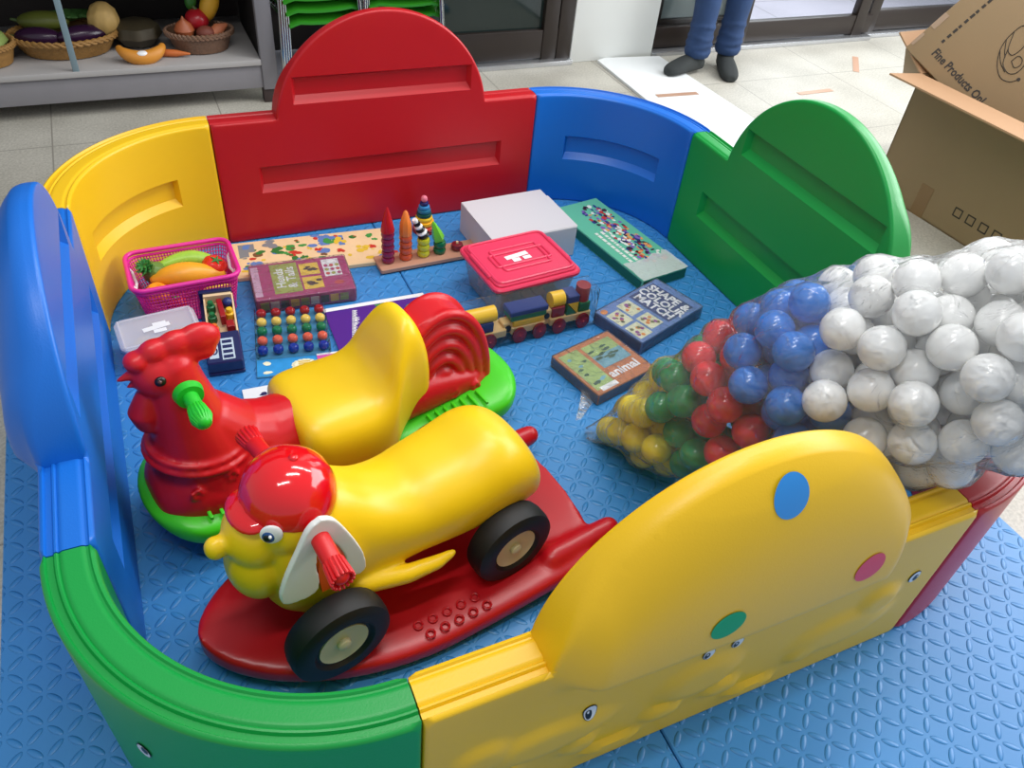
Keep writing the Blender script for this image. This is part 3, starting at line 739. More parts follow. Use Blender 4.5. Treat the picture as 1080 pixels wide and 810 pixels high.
def f_cuc():
    b = MB(); b.tube(spline([(-.065, 0, .0), (-.03, .012, .004), (.01, .015, .006), (.045, .006, .002), (.065, -.008, 0)], 5), [.010+.012*sin(PI*min(max((k+2)/24, .08), .92)) for k in range(21)], 18, dome=True)
    return b.build('f', mat('melon_green', (160, 205, 70), rough=.35, var=.2, vscale=60))
def f_mango(rgb=(240, 165, 40), s=1.0):
    b = MB(); b.tube(spline([(-.075*s, 0, .0), (-.04*s, 0, .004), (.0, 0, .006), (.045*s, 0, .002), (.085*s, 0, -.004)], 5), [s*(.012+.022*sin(PI*min(max((k+1.5)/23, .06), .95))) for k in range(21)], 20, dome=True)
    return b.build('f', mat('papaya_orange', rgb, rough=.35, var=.1, vscale=30))
def f_round(name, rgb, r, stem=True, flat=.85):
    def g():
        b = MB(); b.lathe([(.002, -r*flat), (r*.5, -r*flat*.9), (r*.85, -r*.55*flat), (r, 0), (r*.88, r*.5*flat), (r*.55, r*.8*flat), (r*.2, r*.78*flat), (.002, r*.7*flat)], 28, 0, None, ridge=lambda a, z: .035*cos(a*5))
        if stem:
            for k in range(5): a = 2*PI*k/5; b.tube([(0, 0, r*.7*flat), (r*.25*cos(a), r*.25*sin(a), r*.86*flat), (r*.5*cos(a), r*.5*sin(a), r*.82*flat)], [.003, .003, .001], 6, 1)
        return b.build('f', [mat(name, rgb, rough=.25, var=.08, vscale=20), mat('leaf_green', (55, 135, 60))])
    return g
fruit('toy_pineapple', 'small green toy pineapple with spiky leaves in the pink basket', 'toy fruit', (-.068, .035, .095), f_pine, rot=(.5, -.5, 0))
fruit('toy_cucumber', 'pale green curved toy vegetable at back of the pink basket', 'toy vegetable', (.022, .048, .098), f_cuc, rot=(0, .05, -.1))
fruit('toy_papaya', 'long orange toy papaya across the middle of the pink basket', 'toy fruit', (.005, .0, .09), f_mango, rot=(0, .05, -.06))
fruit('toy_tomato', 'shiny red toy tomato at right end of the pink basket', 'toy vegetable', (.082, .018, .095), f_round('tomato_red', (222, 45, 28), .034), rot=(.2, .3, 0))
fruit('toy_orange', 'bright orange toy citrus at left end of the pink basket', 'toy fruit', (-.075, -.045, .085), f_round('citrus', (245, 150, 30), .03, False, .95))
fruit('toy_apple', 'red toy apple low at near side of the pink basket', 'toy fruit', (-.035, -.052, .045), f_round('apple_red', (214, 40, 40), .026, True, .95))
fruit('toy_banana', 'yellow toy banana at near right corner of the pink basket', 'toy fruit', (.075, -.045, .06), lambda: MB().tube(spline([(-.03, .01, 0), (0, 0, .004), (.035, .012, 0)], 5), [.006, .009, .011, .012, .012, .012, .012, .011, .009, .007, .004], 12, dome=True).build('f', mat('banana', (235, 200, 60), rough=.4)))
# clear lidded container
def clear_mat(name, rgb, alpha, rough=.25):
    m = mat(name, rgb, rough=rough); m.node_tree.nodes['Principled BSDF'].inputs['Alpha'].default_value = alpha; return m
CLR = clear_mat('frosted_clear', (232, 232, 240), .40); CLR2 = clear_mat('frosted_lid', (236, 232, 238), .36)
def shell(b, w, d, h, r, taper, th=.002, z0=0, m=0):
    def rg(s, z, g): 
        o = []; ww, dd = w*s/2+g, d*s/2+g
        for cx, cy, a0 in ((ww-r, dd-r, 0), (-ww+r, dd-r, PI/2), (-ww+r, -dd+r, PI), (ww-r, -dd+r, 1.5*PI)):
            for k in range(7): a = a0+PI/2*k/6; o.append((cx+r*cos(a), cy+r*sin(a), z))
        return o
    L2 = [rg(taper, z0, -.003), rg(taper, z0+.004, 0), rg(1, z0+h, 0), rg(1, z0+h, -th), rg(taper, z0+th+.003, -th)]; n = 28
    vs = sum(L2, []); b.add(vs, [[i*n+k, i*n+(k+1) % n, (i+1)*n+(k+1) % n, (i+1)*n+k] for i in range(4) for k in range(n)]+[list(range(n))[::-1], [4*n+k for k in range(n)]], m)
ct = thing('clear_container', 'clear plastic lidded food box with white label by blue panel', 'container', (-.738, .385, 0), math.radians(6))
b = MB(); shell(b, .178, .118, .075, .02, .88); b.build('tub', CLR, ct, label='translucent tub')
b = MB(); b.rr(.192, .132, .024, .076, .084, .002, 0); b.tube([( (.088*(1 if abs(x) else 0)+0)*0+px, py, .085) for px, py, x in [(q[0], q[1], 1) for q in [(.088*cos(2*PI*k/60)*1.0 if False else max(-.086, min(.086, .13*cos(2*PI*k/60))), max(-.056, min(.056, .1*sin(2*PI*k/60)))) for k in range(60)]]], .0035, 6, closed=True)
b.build('lid', CLR2, ct, label='frosted clear lid')
b = MB(); b.rect(-.035, -.004, .03, .012, .0846, 0, T3(0, 0, 0, 0, 0, .12)); b.rect(-.01, .010, .022, .022, .0847); b.rect(-.012, -.02, .018, -.006, .0847); b.build('label_sticker', WHITE, ct)
for i, (x, y, c, r) in enumerate(((.05, .02, (205, 60, 50), .024), (.01, -.02, (215, 130, 120), .024), (-.04, .01, (200, 190, 160), .026), (-.06, -.03, (190, 170, 80), .02), (.055, -.028, (225, 215, 220), .022))):
    g = MB().ell((0, 0, 0), (r, r, r*.85), n=20, k=12); g.tube([(0, 0, r*.8), (0, .002, r*.8+.008)], .0025, 6, 0, dome=True); o = g.build('toy_food', mat('food%d' % i, c))
    p = Matrix.Translation((-.738, .385, 0)) @ Matrix.Rotation(math.radians(6), 4, 'Z') @ Vector((x, y, .006+r)); o.location = p
    tag(o, ['red round toy food piece in the clear lidded box', 'salmon pink toy food piece in the clear lidded box', 'beige toy food piece in the clear lidded box', 'mustard toy food piece in the clear lidded box', 'white toy food piece in the clear lidded box'][i], 'toy food', 'toy food pieces in the clear box')
# window pack of wooden blocks
pk = thing('toy_pack', 'dark blue window pack of wooden figures beside the pink basket', 'toy pack', (-.594, .375, .026), 0); pk.rotation_euler = (math.radians(12), 0, math.radians(-4.5))
NAVY = mat('navy_card', (28, 34, 84), rough=.3, var=.15)
WOOD = mat('pale_wood', (236, 204, 158), rough=.5, var=.12, vscale=25)
b = MB(); b.rr(.088, .25, .006, 0, .012, .002, 0); b.rr(.084, .10, .004, .012, .05, .003, 0, T3(0, -.073, 0)); b.rr(.084, .012, .004, .012, .055, .003, 0, T3(0, .118, 0))
b.rect(-.034, -.108, -.012, -.058, .0505, 1); b.rect(-.004, -.115, .026, -.047, .0505, 1, None)
for k in range(4): b.rect(-.001, -.111+k*.016, .022, -.101+k*.016, .0508, 0)
b.disc((-.022, -.085, .0508), .009, .012, 0); b.disc((-.022, -.085, .0511), .005, .008, 1)
b.build('card_box', [NAVY, mat('pack_print', (190, 205, 215), rough=.4)], pk)
b = MB(); b.box((-.03, .04, .025), (.004, .16, .03)); b.box((.04, .04, .025), (.004, .16, .03)); b.box((.004, .04, .015), (.076, .16, .005)); b.box((.004, .112, .032), (.07, .018, .03)); b.build('wooden_tray', WOOD, pk)
def block(lab_, b, m, loc, name='wooden_block', cat='toy block', rz=0, T=None, grp=None):
    o = b.build(name, m); P = T if T is not None else Matrix.Identity(4); o.location = P @ Vector(loc); o.rotation_euler = (0, 0, rz)
    tag(o, lab_, cat, grp); return o
PT = Matrix.Translation((-.594, .375, .026)) @ Matrix.Rotation(math.radians(-4.5), 4, 'Z') @ Matrix.Rotation(math.radians(12), 4, 'X'); WG = 'wooden figures in the window pack'
CG = mat('wood_green', (24, 110, 60), rough=.35); CR = mat('wood_red', (158, 26, 32), rough=.32); CY = mat('wood_yellow', (238, 190, 40), rough=.35); CB = mat('wood_blue', (34, 52, 112), rough=.32); CO = mat('wood_orange', (224, 110, 40), rough=.35)
def fig(h, r): return MB().lathe([(r*.9, 0), (r, .003), (r, h*.55), (r*.6, h*.62), (r*.75, h*.8), (r*.6, h*.95), (.001, h)], 20)
block('green wooden figure in the navy window pack, far left', fig(.035, .011), CG, (-.016, .075, .018), T=PT, grp=WG)
block('dark green wooden figure in the navy window pack, near left', fig(.03, .011), CG, (-.016, .040, .018), T=PT, grp=WG)
block('orange wooden figure in the navy window pack', fig(.03, .011), CO, (-.014, .0, .018), T=PT, grp=WG)
block('tall red wooden block in the navy window pack', MB().rr(.014, .08, .003, 0, .03, .002), CR, (.008, .055, .018), T=PT, grp=WG)
block('yellow wooden figure in the navy window pack', fig(.034, .012), CY, (.028, .045, .018), T=PT, grp=WG)
block('dark blue wooden ball top in the navy window pack', MB().ell((0, 0, .015), (.014, .014, .014)), CB, (.027, .085, .018), T=PT, grp=WG)
block('small red wooden block in the navy window pack', MB().rr(.02, .028, .003, 0, .026, .002), CR, (.025, .003, .018), T=PT, grp=WG)
# wooden peg puzzle board
c0, c1, c2, c3 = at(246, 258, .012), at(404, 240, .012), at(415, 275, .012), at(247, 294, .012)
ctr = (c0+c1+c2+c3)/4; ang = math.atan2((c1-c0).y+(c2-c3).y, (c1-c0).x+(c2-c3).x); Wd = ((c1-c0).length+(c2-c3).length)/2; Dp = ((c3-c0).length+(c2-c1).length)/2
ctr.y = min(ctr.y, AIN-.006-Dp/2-abs(sin(ang))*Wd/2)
pz = thing('peg_puzzle_board', 'long pale wooden animal peg puzzle board against the red panel', 'wooden puzzle', (ctr.x, ctr.y, 0), ang)
b = MB(); b.rr(Wd, Dp, .006, 0, .014, .002); random.seed(3)
bb_ = b
PC = [(60, 150, 70), (200, 60, 45), (95, 130, 190), (225, 190, 60), (125, 85, 55), (130, 135, 140), (45, 120, 55)]
pm = [mat('paint%d' % i, c, rough=.45) for i, c in enumerate(PC)]
b = MB()
for i in range(60):
    x = random.uniform(-Wd*.47, Wd*.47); y = random.uniform(-Dp*.42, Dp*.42); m = random.randrange(7); r = random.choice((.006, .008, .012, .017))
    for k in range(random.choice((1, 3, 4, 5))):
        b.disc((x+random.uniform(-r, r)*1.3, y+random.uniform(-r, r), .0142+.00005*k+.0002*i/46), r*random.uniform(.5, 1), r*random.uniform(.4, .9), m, n=12, wob=.15)
b.rect(-Wd*.46, Dp*.05, -Wd*.40, Dp*.42, .0143, 5); b.rect(-Wd*.42, Dp*.18, -Wd*.36, Dp*.42, .0144, 5)
b.rect(Wd*.06, Dp*.15, Wd*.12, Dp*.40, .0144, 2); b.rect(Wd*.12, Dp*.28, Wd*.22, Dp*.40, .0144, 2); b.rect(Wd*.18, Dp*.1, Wd*.22, Dp*.3, .0144, 2)
bb_.v, bb_.f, bb_.m = bb_.v+b.v, bb_.f+[[i+len(bb_.v) for i in f] for f in b.f], bb_.m+[k+1 for k in b.m]; bb_.build('board', [WOOD]+pm, pz)
# generic game boxes
def four(px, z):
    P = [at(u, v, z) for u, v in px]; c = (P[0]+P[1]+P[2]+P[3])/4
    a = math.atan2((P[1]-P[0]).y+(P[2]-P[3]).y, (P[1]-P[0]).x+(P[2]-P[3]).x)
    return c, a, ((P[1]-P[0]).length+(P[2]-P[3]).length)/2, ((P[3]-P[0]).length+(P[2]-P[1]).length)/2
WRAP = film('shrink_wrap', (.97, .98, 1), gloss=.30, haze=.08, rough=.14, bscale=45, bstr=1, bdist=.010)
# heads & tails box
c, a, W, D_ = four([(262, 280), (363, 269), (374, 303), (270, 318)], .045)
hb = thing('game_box', 'magenta picture-matching game box reading Heads & Tails', 'game box', (c.x, c.y, 0), a)
MAG = mat('magenta_card', (178, 16, 112), rough=.3); LIME = mat('lime_print', (165, 175, 70)); LY = mat('yellow_print', (240, 205, 60)); PINKW = mat('pale_pink', (215, 175, 200), rough=.4, var=.25, vscale=60)
b = MB(); b.rr(W, D_, .004, .0, .045, .002)
z = .0455; b.rect(-W*.5+.002, -D_*.42, -W*.42, D_*.42, z, 4); b.rect(-W*.30, -D_*.40, -W*.02, D_*.44, z, 1)
b.text('Heads\n& Tails', .036, -W*.16, .004, z+.0004, 2, rot=PI/2, bold=.02, sx=1.05)
for yy in (-D_*.2, D_*.2):
    b.rect(W*.0, yy-D_*.17, W*.20, yy+D_*.17, z, 3)
    for k in range(7): b.disc((W*.10+random.uniform(-.018, .018), yy+random.uniform(-.012, .012), z+.0003+.00005*k), .008, .005, 5, n=10, wob=.2)
b.rect(W*.24, -D_*.08, W*.42, D_*.42, z, 2)
for i in range(3):
    for j in range(3): b.disc((W*.275+i*.016, -D_*.0+j*.02, z+.0003), .006, .007, (6, 1, 0)[(i+j) % 3], n=10)
b.disc((W*.36, -D_*.28, z+.0003), .014, .010, 6, n=12)
for k in range(9): b.box((-W*.42+k*W*.1, -D_/2-.0004, .022), (W*.085, .001, .024), (1, 2, 5, 3)[k % 4])
b.build('box_lid', [MAG, LIME, WHITE, LY, PINKW, BLACK, mat('print_red', (200, 60, 60))], hb)
b = MB(); b.rr(W+.006, D_+.006, .006, .0008, .048, .003); b.build('shrink_wrap', WRAP, hb, label='clear glossy shrink wrap')
# orange animals game
c, a, W, D_ = four([(585, 372), (644, 350), (686, 386), (630, 421)], .035)
ob = thing('game_box', 'orange animal game box in clear wrap, left of the ball bag tip', 'game box', (c.x, c.y, 0), a)
ORG = mat('orange_card', (200, 120, 62), rough=.35, var=.12, vscale=20); LG = mat('light_green_print', (165, 190, 110), var=.3, vscale=40); LBP = mat('light_blue_print', (120, 175, 190), var=.25, vscale=40); DKG = mat('dark_green_print', (45, 90, 60)); SIDE = mat('purple_grey_side', (110, 105, 125), rough=.4, var=.3, vscale=80)
b = MB(); b.rr(W, D_, .003, 0, .035, .0015, 0); z = .0355
b.box((0, -D_/2-.0003, .017), (W*.97, .001, .026), 4); b.box((-W/2-.0003, 0, .017), (.001, D_*.97, .026), 4)
b.rect(-W*.46, -D_*.42, -W*.14, D_*.42, z, 1); b.rect(-W*.08, -D_*.12, W*.42, D_*.40, z, 2); b.rect(-W*.08, D_*.15, W*.42, D_*.40, z+.0001, 1)
for k in range(14): b.disc((random.uniform(-W*.04, W*.3), random.uniform(0, D_*.3), z+.0004+.00003*k), .012, .004, 3, n=10, wob=.3)
for k in range(10): b.disc((random.uniform(-W*.40, -W*.2), random.uniform(-D_*.36, D_*.3), z+.0004+.00003*k), .008, .005, (3, 2)[k % 2], n=10, wob=.3)
b.text('animal', .040, W*.14, -D_*.27, z+.0006, 5, bold=.03); b.rect(-W*.40, -D_*.47, -W*.12, -D_*.38, z+.0002, 5)
b.build('box_lid', [ORG, LG, LBP, DKG, SIDE, WHITE], ob)
b = MB(); b.rr(W+.006, D_+.006, .006, .0008, .038, .003)
p0 = Vector((-W/2, -D_*.3, .012)); b.add([p0, p0+Vector((-.012, -.03, 0)), p0+Vector((-.075, -.055, -.006)), p0+Vector((-.085, -.048, -.008)), p0+Vector((-.04, -.012, .006)), p0+Vector((-.005, .02, .004))], [[0, 1, 2, 3, 4, 5]])
b.build('shrink_wrap', WRAP, ob, label='clear glossy shrink wrap with loose tail')
# shape & colour match
c, a, W, D_ = four([(632, 328), (690, 294), (743, 323), (674, 362)], .042)
sb = thing('game_box', 'blue shape and colour match game box between green boxed puzzle and balls', 'game box', (c.x, c.y, 0), a)
STEEL = mat('steel_blue_card', (104, 138, 196), rough=.3, var=.15, vscale=30); CREAM = mat('cream_print', (225, 225, 190)); NV2 = mat('deep_blue_print', (25, 50, 115)); PLP = mat('purple_print', (150, 60, 140))
b = MB(); b.rr(W, D_, .003, 0, .042, .0015, 0); z = .0425
b.rect(-W*.02, -D_*.42, W*.40, D_*.44, z, 2)
T = Matrix.Rotation(0, 4, 'Z')
b.text('SHAPE &\nCOLOUR\nMATCH', .041, W*.19, 0, z+.0004, 3, rot=-PI/2, bold=.035, sx=.95)
for i, (x, y) in enumerate(((-W*.16, D_*.22), (-W*.16, -D_*.2), (-W*.38, D_*.14), (-W*.38, -D_*.26))):
    b.rect(x-W*.095, y-D_*.17, x+W*.095, y+D_*.17, z, 1)
    for k in range(8): b.disc((x+random.uniform(-.016, .016), y+random.uniform(-.02, .02), z+.0004+.00003*k), .006, .006, (4, 5, 6)[(k+i) % 3], n=10, wob=.2)
b.disc((-W*.44, D_*.40, z+.0004), .012, .010, 5)
b.box((0, -D_/2-.0003, .02), (W*.96, .001, .03), 7); b.box((-W/2-.0003, 0, .02), (.001, D_*.96, .03), 7)
b.build('box_lid', [STEEL, CREAM, NV2, WHITE, PLP, mat('orange_print', (225, 140, 40)), mat('olive_print', (110, 110, 50)), mat('print_side', (75, 85, 140), rough=.4, var=.35, vscale=90)], sb)
MB().rr(W+.006, D_+.006, .006, .0008, .045, .003).build('shrink_wrap', WRAP, sb, label='clear glossy shrink wrap')
# green picture box
c, a, W, D_ = four([(598, 216), (634, 209), (719, 281), (664, 302)], .04)
gb = thing('puzzle_box', 'long green picture puzzle box with crinkled plastic end by blue corner', 'puzzle box', (c.x, c.y, 0), a)
TEAL = mat('teal_card', (104, 192, 158), rough=.3); b = MB(); b.rr(W, D_, .003, 0, .04, .0015, 0); z = .0405; random.seed(11)
b.box((-W/2-.0003, 0, .019), (.001, D_*.97, .03), 7); b.box((0, -D_/2-.0003, .019), (W*.97, .001, .03), 7)
for k in range(190):
    y = random.uniform(-D_*.36, D_*.42); x = W*.06+random.uniform(-W*.17, W*.30); b.disc((x, y, z+.0002+.00002*(k % 12)), random.uniform(.004, .009), random.uniform(.004, .012), 1+k % 6, n=8, wob=.3)
for j in range(2):
    y = D_*.10
    while y > -D_*.30: 
        l = random.uniform(.006, .02); b.rect(-W*.34+j*.022, y-l, -W*.34+j*.022+.011, y, z+.0003, 6); y -= l+.004
b.build('box_lid', [TEAL, mat('p_dark', (60, 35, 50)), mat('p_red', (200, 60, 50)), mat('p_violet', (130, 100, 180)), mat('p_orange', (230, 160, 90)), mat('p_navy', (40, 60, 130)), mat('p_white', (230, 235, 225)), mat('teal_side', (24, 100, 74), rough=.4)], gb)
b = MB(); n = 12; vs = []; 
for i in range(n+1):
    for j in range(5): vs.append((-W/2+W*i/n, -D_/2-.003+j*D_*.055+(random.uniform(-.01, .012) if j == 4 else 0), .041+random.uniform(0, .003)))
b.add(vs, [[i*5+j, (i+1)*5+j, (i+1)*5+j+1, i*5+j+1] for i in range(n) for j in range(4)]); b.build('torn_plastic', film('torn_film', (.95, .97, .97), gloss=.3, haze=.55, rough=.2, bscale=60), gb, label='crinkled whitish plastic film')
# white carton
c, a, W, D_ = four([(495, 211), (574, 200), (605, 238), (512, 258)], .105)
wb = thing('white_carton', 'plain white cardboard carton standing behind the pink lidded box', 'carton', (c.x, c.y, 0), a)
WC = mat('white_card', (206, 204, 208), rough=.55, bump=.1, bscale=60)
b = MB(); b.rr(W, D_, .003, 0, .105, .002); b.build('carton_body', WC, wb)
MB().rr(W+.004, D_*.8, .002, .1045, .1065, .0008, 0, T3(0, -D_*.1+.002, 0)).build('lid_flap', WC, wb)
# pink lid storage box
c, a, W, D_ = four([(486, 256), (574, 240), (612, 283), (520, 310)], .125)
c += Vector((0, .0, 0))
pb = thing('storage_box', 'clear storage box with pink lid and white label behind the train', 'storage box', (c.x, c.y, 0), a)
b = MB(); shell(b, W*.93, D_*.93, .108, .022, .86); b.build('tub', clear_mat('tub_clear', (190, 200, 205), .38, .2), pb, label='clear tub')
LIDP = mat('lid_pink', (232, 62, 98), rough=.3)
b = MB(); b.rr(W, D_, .028, .105, .120, .004); b.rr(W*.93, D_*.9, .022, .118, .127, .003)
def rrect_path(w_, d_, z, r=.006, cx=0, cy=0):
    o = []
    for sx_, sy_, a0 in ((1, 1, 0), (-1, 1, PI/2), (-1, -1, PI), (1, -1, 1.5*PI)):
        for k in range(5): q = a0+PI/2*k/4; o.append((cx+sx_*(w_/2-r)+r*cos(q), cy+sy_*(d_/2-r)+r*sin(q), z))
    return o
b.tube(rrect_path(W*.87, D_*.82, .1275, .02), .005, 8, closed=True); b.tube(rrect_path(W*.52, D_*.42, .1275), .0042, 8, closed=True); b.tube(rrect_path(W*.62, D_*.24, .1275), .0042, 8, closed=True)
b.build('lid', LIDP, pb, label='pink plastic lid with raised border')
for sx in (-1, 1): MB().rr(.012, D_*.5, .004, .118, .131, .003, 0, T3(sx*W*.455, 0, 0)).build('latch', LIDP, pb)
b = MB(); b.rect(-.045, .0, .03, .018, .1282, 0, T3(0, 0, 0, 0, 0, .1)); b.rect(-.03, -.02, -.005, -.003, .1282); b.rect(.005, -.018, .03, -.002, .1282); b.build('label_sticker', WHITE, pb)
cols = [CR, CY, CG, CB, CO]; PT2 = Matrix.Translation((c.x, c.y, 0)) @ Matrix.Rotation(a, 4, 'Z')
nm = ['red', 'yellow', 'green', 'blue', 'orange']; k = 0
for i in range(5):
    for j in range(3):
        q = (i*3+j*2) % 5
        o = MB().rr(.034, .038, .004, 0, .03, .003).build('wooden_block', cols[q]); o.location = PT2 @ Vector((-.08+i*.04, -.06+j*.055, .008)); o.rotation_euler = (0, 0, a+random.uniform(-.15, .15))
        tag(o, nm[q]+' wooden block inside the clear tub with pink lid', 'toy block', nm[q]+' wooden blocks in the clear tub')
# geometric ring stacker
p0, p1 = at(405, 292), at(500, 274); d = (p1-p0); a = math.atan2(d.y, d.x)
org = at(399, 285); SL = .36; st = thing('peg_stacker', 'wooden base peg stacker with coloured rings and cone tops', 'stacking toy', (p0.x, p0.y, 0), a)
b = MB(); b.rr(SL, .082, .006, .004, .018, .002, 0, T3(SL/2-.005, .048, 0)); b.build('base', mat('stacker_wood', (190, 140, 115), rough=.45, var=.1, vscale=30), st)
rb = film('wrap2', (.98, .99, 1), gloss=.10, haze=.02, rough=.08, bscale=30, bstr=.8, bdist=.006)
def stack(i, x, n, rgb, rr_=.0200):
    m = mat('ring%d' % i, rgb, rough=.22, coat=.3); z = .018
    MB().cyl((x, .048, .015), (x, .048, .018+n*.021+.006), .004).build('peg', WOOD, st)
    for k in range(n):
        T = T3(x, .048, z+.0105); MB().lathe([(rr_*.6, -.0104), (rr_*.88, -.0085), (rr_, 0), (rr_*.88, .0085), (rr_*.6, .0104)], 26, 0, T).build('ring', m, st); z += .021
    return z
STX = [.030, .086, .143, .196, .255]
z = stack(0, STX[0], 5, (140, 30, 70)); MB().lathe([(.020, 0), (.0205, .006), (.016, .03), (.008, .062), (.002, .078)], 20, 0, T3(STX[0], .048, z)).build('cone_top', mat('cone_red', (190, 25, 35), rough=.25), st, label='red cone top')
z = stack(1, STX[1], 4, (215, 90, 50)); MB().lathe([(.019, 0), (.020, .006), (.019, .034), (.007, .074), (.002, .080)], 8, 0, T3(STX[1], .048, z, 0, .0)).build('cone_top', mat('cone_orange', (240, 130, 55), rough=.25), st, label='orange pencil-shaped top')
z = stack(2, STX[2], 3, (205, 205, 50))
b = MB()
for k in range(6): b.lathe([(.015-.0015*k, -.006), (.019-.002*k, 0), (.015-.0015*k, .006)], 18, k % 2, T3(STX[2]-.0055*k, .048, z+.009+.0105*k, 0, -.4))
b.build('striped_top', [BLACK, WHITE], st, label='black and white striped top tipping left')
z = stack(3, STX[3], 2, (20, 105, 65)); MB().lathe([(.018, 0), (.020, .006), (.016, .026), (.006, .062), (.001, .070)], 5, 0, T3(STX[3]-.003, .048, z+.004, 0, -.3)).build('cone_top', mat('cone_lime', (120, 205, 50), rough=.25), st, label='lime green leaning cone top')
z = stack(4, STX[4], 1, (120, 30, 40))
# small ring tower behind
p = at(447, 243); tw = thing('ring_tower', 'small rainbow ring stacking tower close to the red panel', 'stacking toy', (p.x, p.y, 0), 0)
MB().lathe([(.036, 0), (.037, .004), (.036, .008)], 28).build('base', CR, tw)
z = .008
for i, (r, h, rgb) in enumerate(((.037, .017, (225, 90, 70)), (.033, .017, (245, 180, 40)), (.028, .013, (245, 200, 50)), (.025, .013, (25, 80, 70)), (.022, .013, (40, 110, 140)), (.018, .012, (60, 140, 200)), (.014, .012, (30, 40, 100)))):
    MB().lathe([(r*.7, 0), (r*.95, h*.15), (r, h*.5), (r*.95, h*.85), (r*.7, h)], 28, 0, T3(0, 0, z)).build('ring', mat('tower%d' % i, rgb, rough=.25), tw); z += h
MB().ell((0, 0, z+.009), (.011, .011, .012)).build('knob', mat('tower_knob', (225, 120, 140), rough=.25), tw, label='pink ball knob')
# bead/peg blister pack 5x5
c, a, W, D_ = four([(266, 331), (342, 325), (352, 372), (272, 380)], .006)
bl = thing('bead_pack', 'blister pack of five rows of coloured beads beside purple book', 'bead set', (c.x, c.y, 0), a)
W2, D2 = W, D_*1.35
b = MB(); b.rr(W2, D2, .003, 0, .004, .001, 0, T3(0, -D_*.16, 0)); z = .0045
b.rect(-W*.49, -D_*.82, W*.49, -D_*.5, z, 1)
for k in range(16): a2 = 2*PI*k/16; b.disc((W*.12+.026*cos(a2), -D_*.66+.017*sin(a2), z+.0004), .007, .005, 2, n=8)
b.disc((W*.12, -D_*.66, z+.0006), .026, .017, 2); 
for k in range(4): b.rect(W*.12-.015, -D_*.66-.012+k*.007, W*.12+.015, -D_*.66-.008+k*.007, z+.0009, 3)
b.disc((-W*.36, -D_*.58, z+.0005), .010, .008, 2, n=7, wob=.3); b.disc((-W*.36, -D_*.76, z+.0005), .012, .006, 2, n=7, wob=.3); b.disc((W*.42, -D_*.6, z+.0005), .012, .014, 4, n=9, wob=.2)
b.build('backing_card', [clear_mat('card_teal', (80, 150, 190), .75), mat('sky_card', (50, 150, 215), rough=.35, var=.2, vscale=50), mat('splash_cream', (245, 240, 205)), mat('print_gold', (225, 180, 40)), mat('print_mint', (110, 190, 150))], bl)
rc = [('red', (165, 35, 40)), ('yellow', (238, 200, 95)), ('green', (20, 120, 75)), ('orange', (225, 100, 75)), ('blue', (25, 55, 150))]
for i in range(5):
    b = MB(); x = -W*.40+i*W*.20
    for j in range(5):
        y = D_*.42-j*D_*.2
        bd = MB().lathe([(.008, -.010), (.0125, -.006), (.0135, 0), (.0125, .006), (.008, .010)], 18, 0, T3(x, y, .0165, PI/2*.0, 0, 0)).build('bead', mat('bead_'+rc[j][0], rc[j][1], rough=.2, coat=.3), bl, label=rc[j][0]+' round bead')
MB().rr(W*.98, D_*1.05, .01, .004, .031, .006, 0, T3(0, .002, 0)).build('blister', film('blister_film', (.98, .99, 1), gloss=.10, haze=.0, rough=.06, bscale=40, bstr=.6, bdist=.003), bl, label='clear plastic blister')
# books
def book(name, label, px, zt, m, build, cat='book'):
    c, a, W, D_ = four(px, zt); t = thing(name, label, cat, (c.x, c.y, 0), a)
    MB().rr(W-.003, D_-.003, .001, .001, zt-.0008, .0003).build('pages', WHITE, t, label='white page block'); b = MB(); b.rr(W, D_, .002, zt-.001, zt, .0003, 0); build(b, W, D_, zt+.0002); b.build('cover', m, t); return t
def squig(b, x, y, L, h, m, z, rot=0, seed=1):
    rnd = random.Random(seed); T = T3(x, y, z, 0, 0, rot); q = 0
    while q < L:
        w_ = rnd.uniform(.3, .6)*h; hh = h*rnd.choice((1, 1, .7)); b.rect(q, 0, q+w_*.35, hh, 0, m, T); b.rect(q, hh*.4, q+w_, hh*.62, .00004, m, T); b.rect(q+w_*.7, 0, q+w_, hh*.8, .00002, m, T); q += w_*1.35
def bp_(b, W, D_, z):
    b.rect(-W*.5, D_*.42, W*.5, D_*.5, z, 1); 
    b.add([(-W*.02, D_*.40, z+.0002), (W*.18, D_*.05, z+.0002), (W*.26, D_*.10, z+.0002), (W*.10, D_*.42, z+.0002)], [[0, 1, 2, 3]], 2)
    b.disc((W*.34, D_*.12, z+.0003), .028, .036, 2, n=12, wob=.15); b.disc((W*.43, D_*.20, z+.0004), .016, .026, 3, n=12, wob=.2)
    squig(b, -W*.24, D_*.36, .115, .020, 1, z+.0005, -PI/2-.25, 3); squig(b, -W*.06, D_*.24, .09, .020, 1, z+.0005, -PI/2-.25, 5)
book('picture_book', 'purple picture book with white border lying behind yellow seat', [(343, 326), (450, 308), (465, 352), (356, 372)], .008,
     [mat('purple_cover', (82, 42, 140), rough=.3), WHITE, mat('green_print', (60, 150, 70)), mat('mauve_print', (190, 140, 160))], bp_)
def bk2(b, W, D_, z):
    squig(b, -W*.22, D_*.20, .06, .020, 1, z+.0003, -PI/2-.2, 8)
    b.rect(-W*.5, D_*.46, W*.5, D_*.5, z, 1)
book('picture_book', 'pink picture book partly under the purple one beside yellow seat', [(332, 373), (410, 364), (425, 405), (345, 418)], .006, [mat('pink_cover', (215, 85, 170), rough=.3), WHITE], bk2)
def cd_(b, W, D_, z):
    for k in range(9): b.disc((random.uniform(-W*.35, W*.35), random.uniform(-D_*.35, D_*.35), z+.0002+.0001*k), .010, .006, 1+k % 3, n=9, wob=.3)
    b.rect(-W*.4, -D_*.35, -W*.1, -D_*.28, z+.0015, 2)
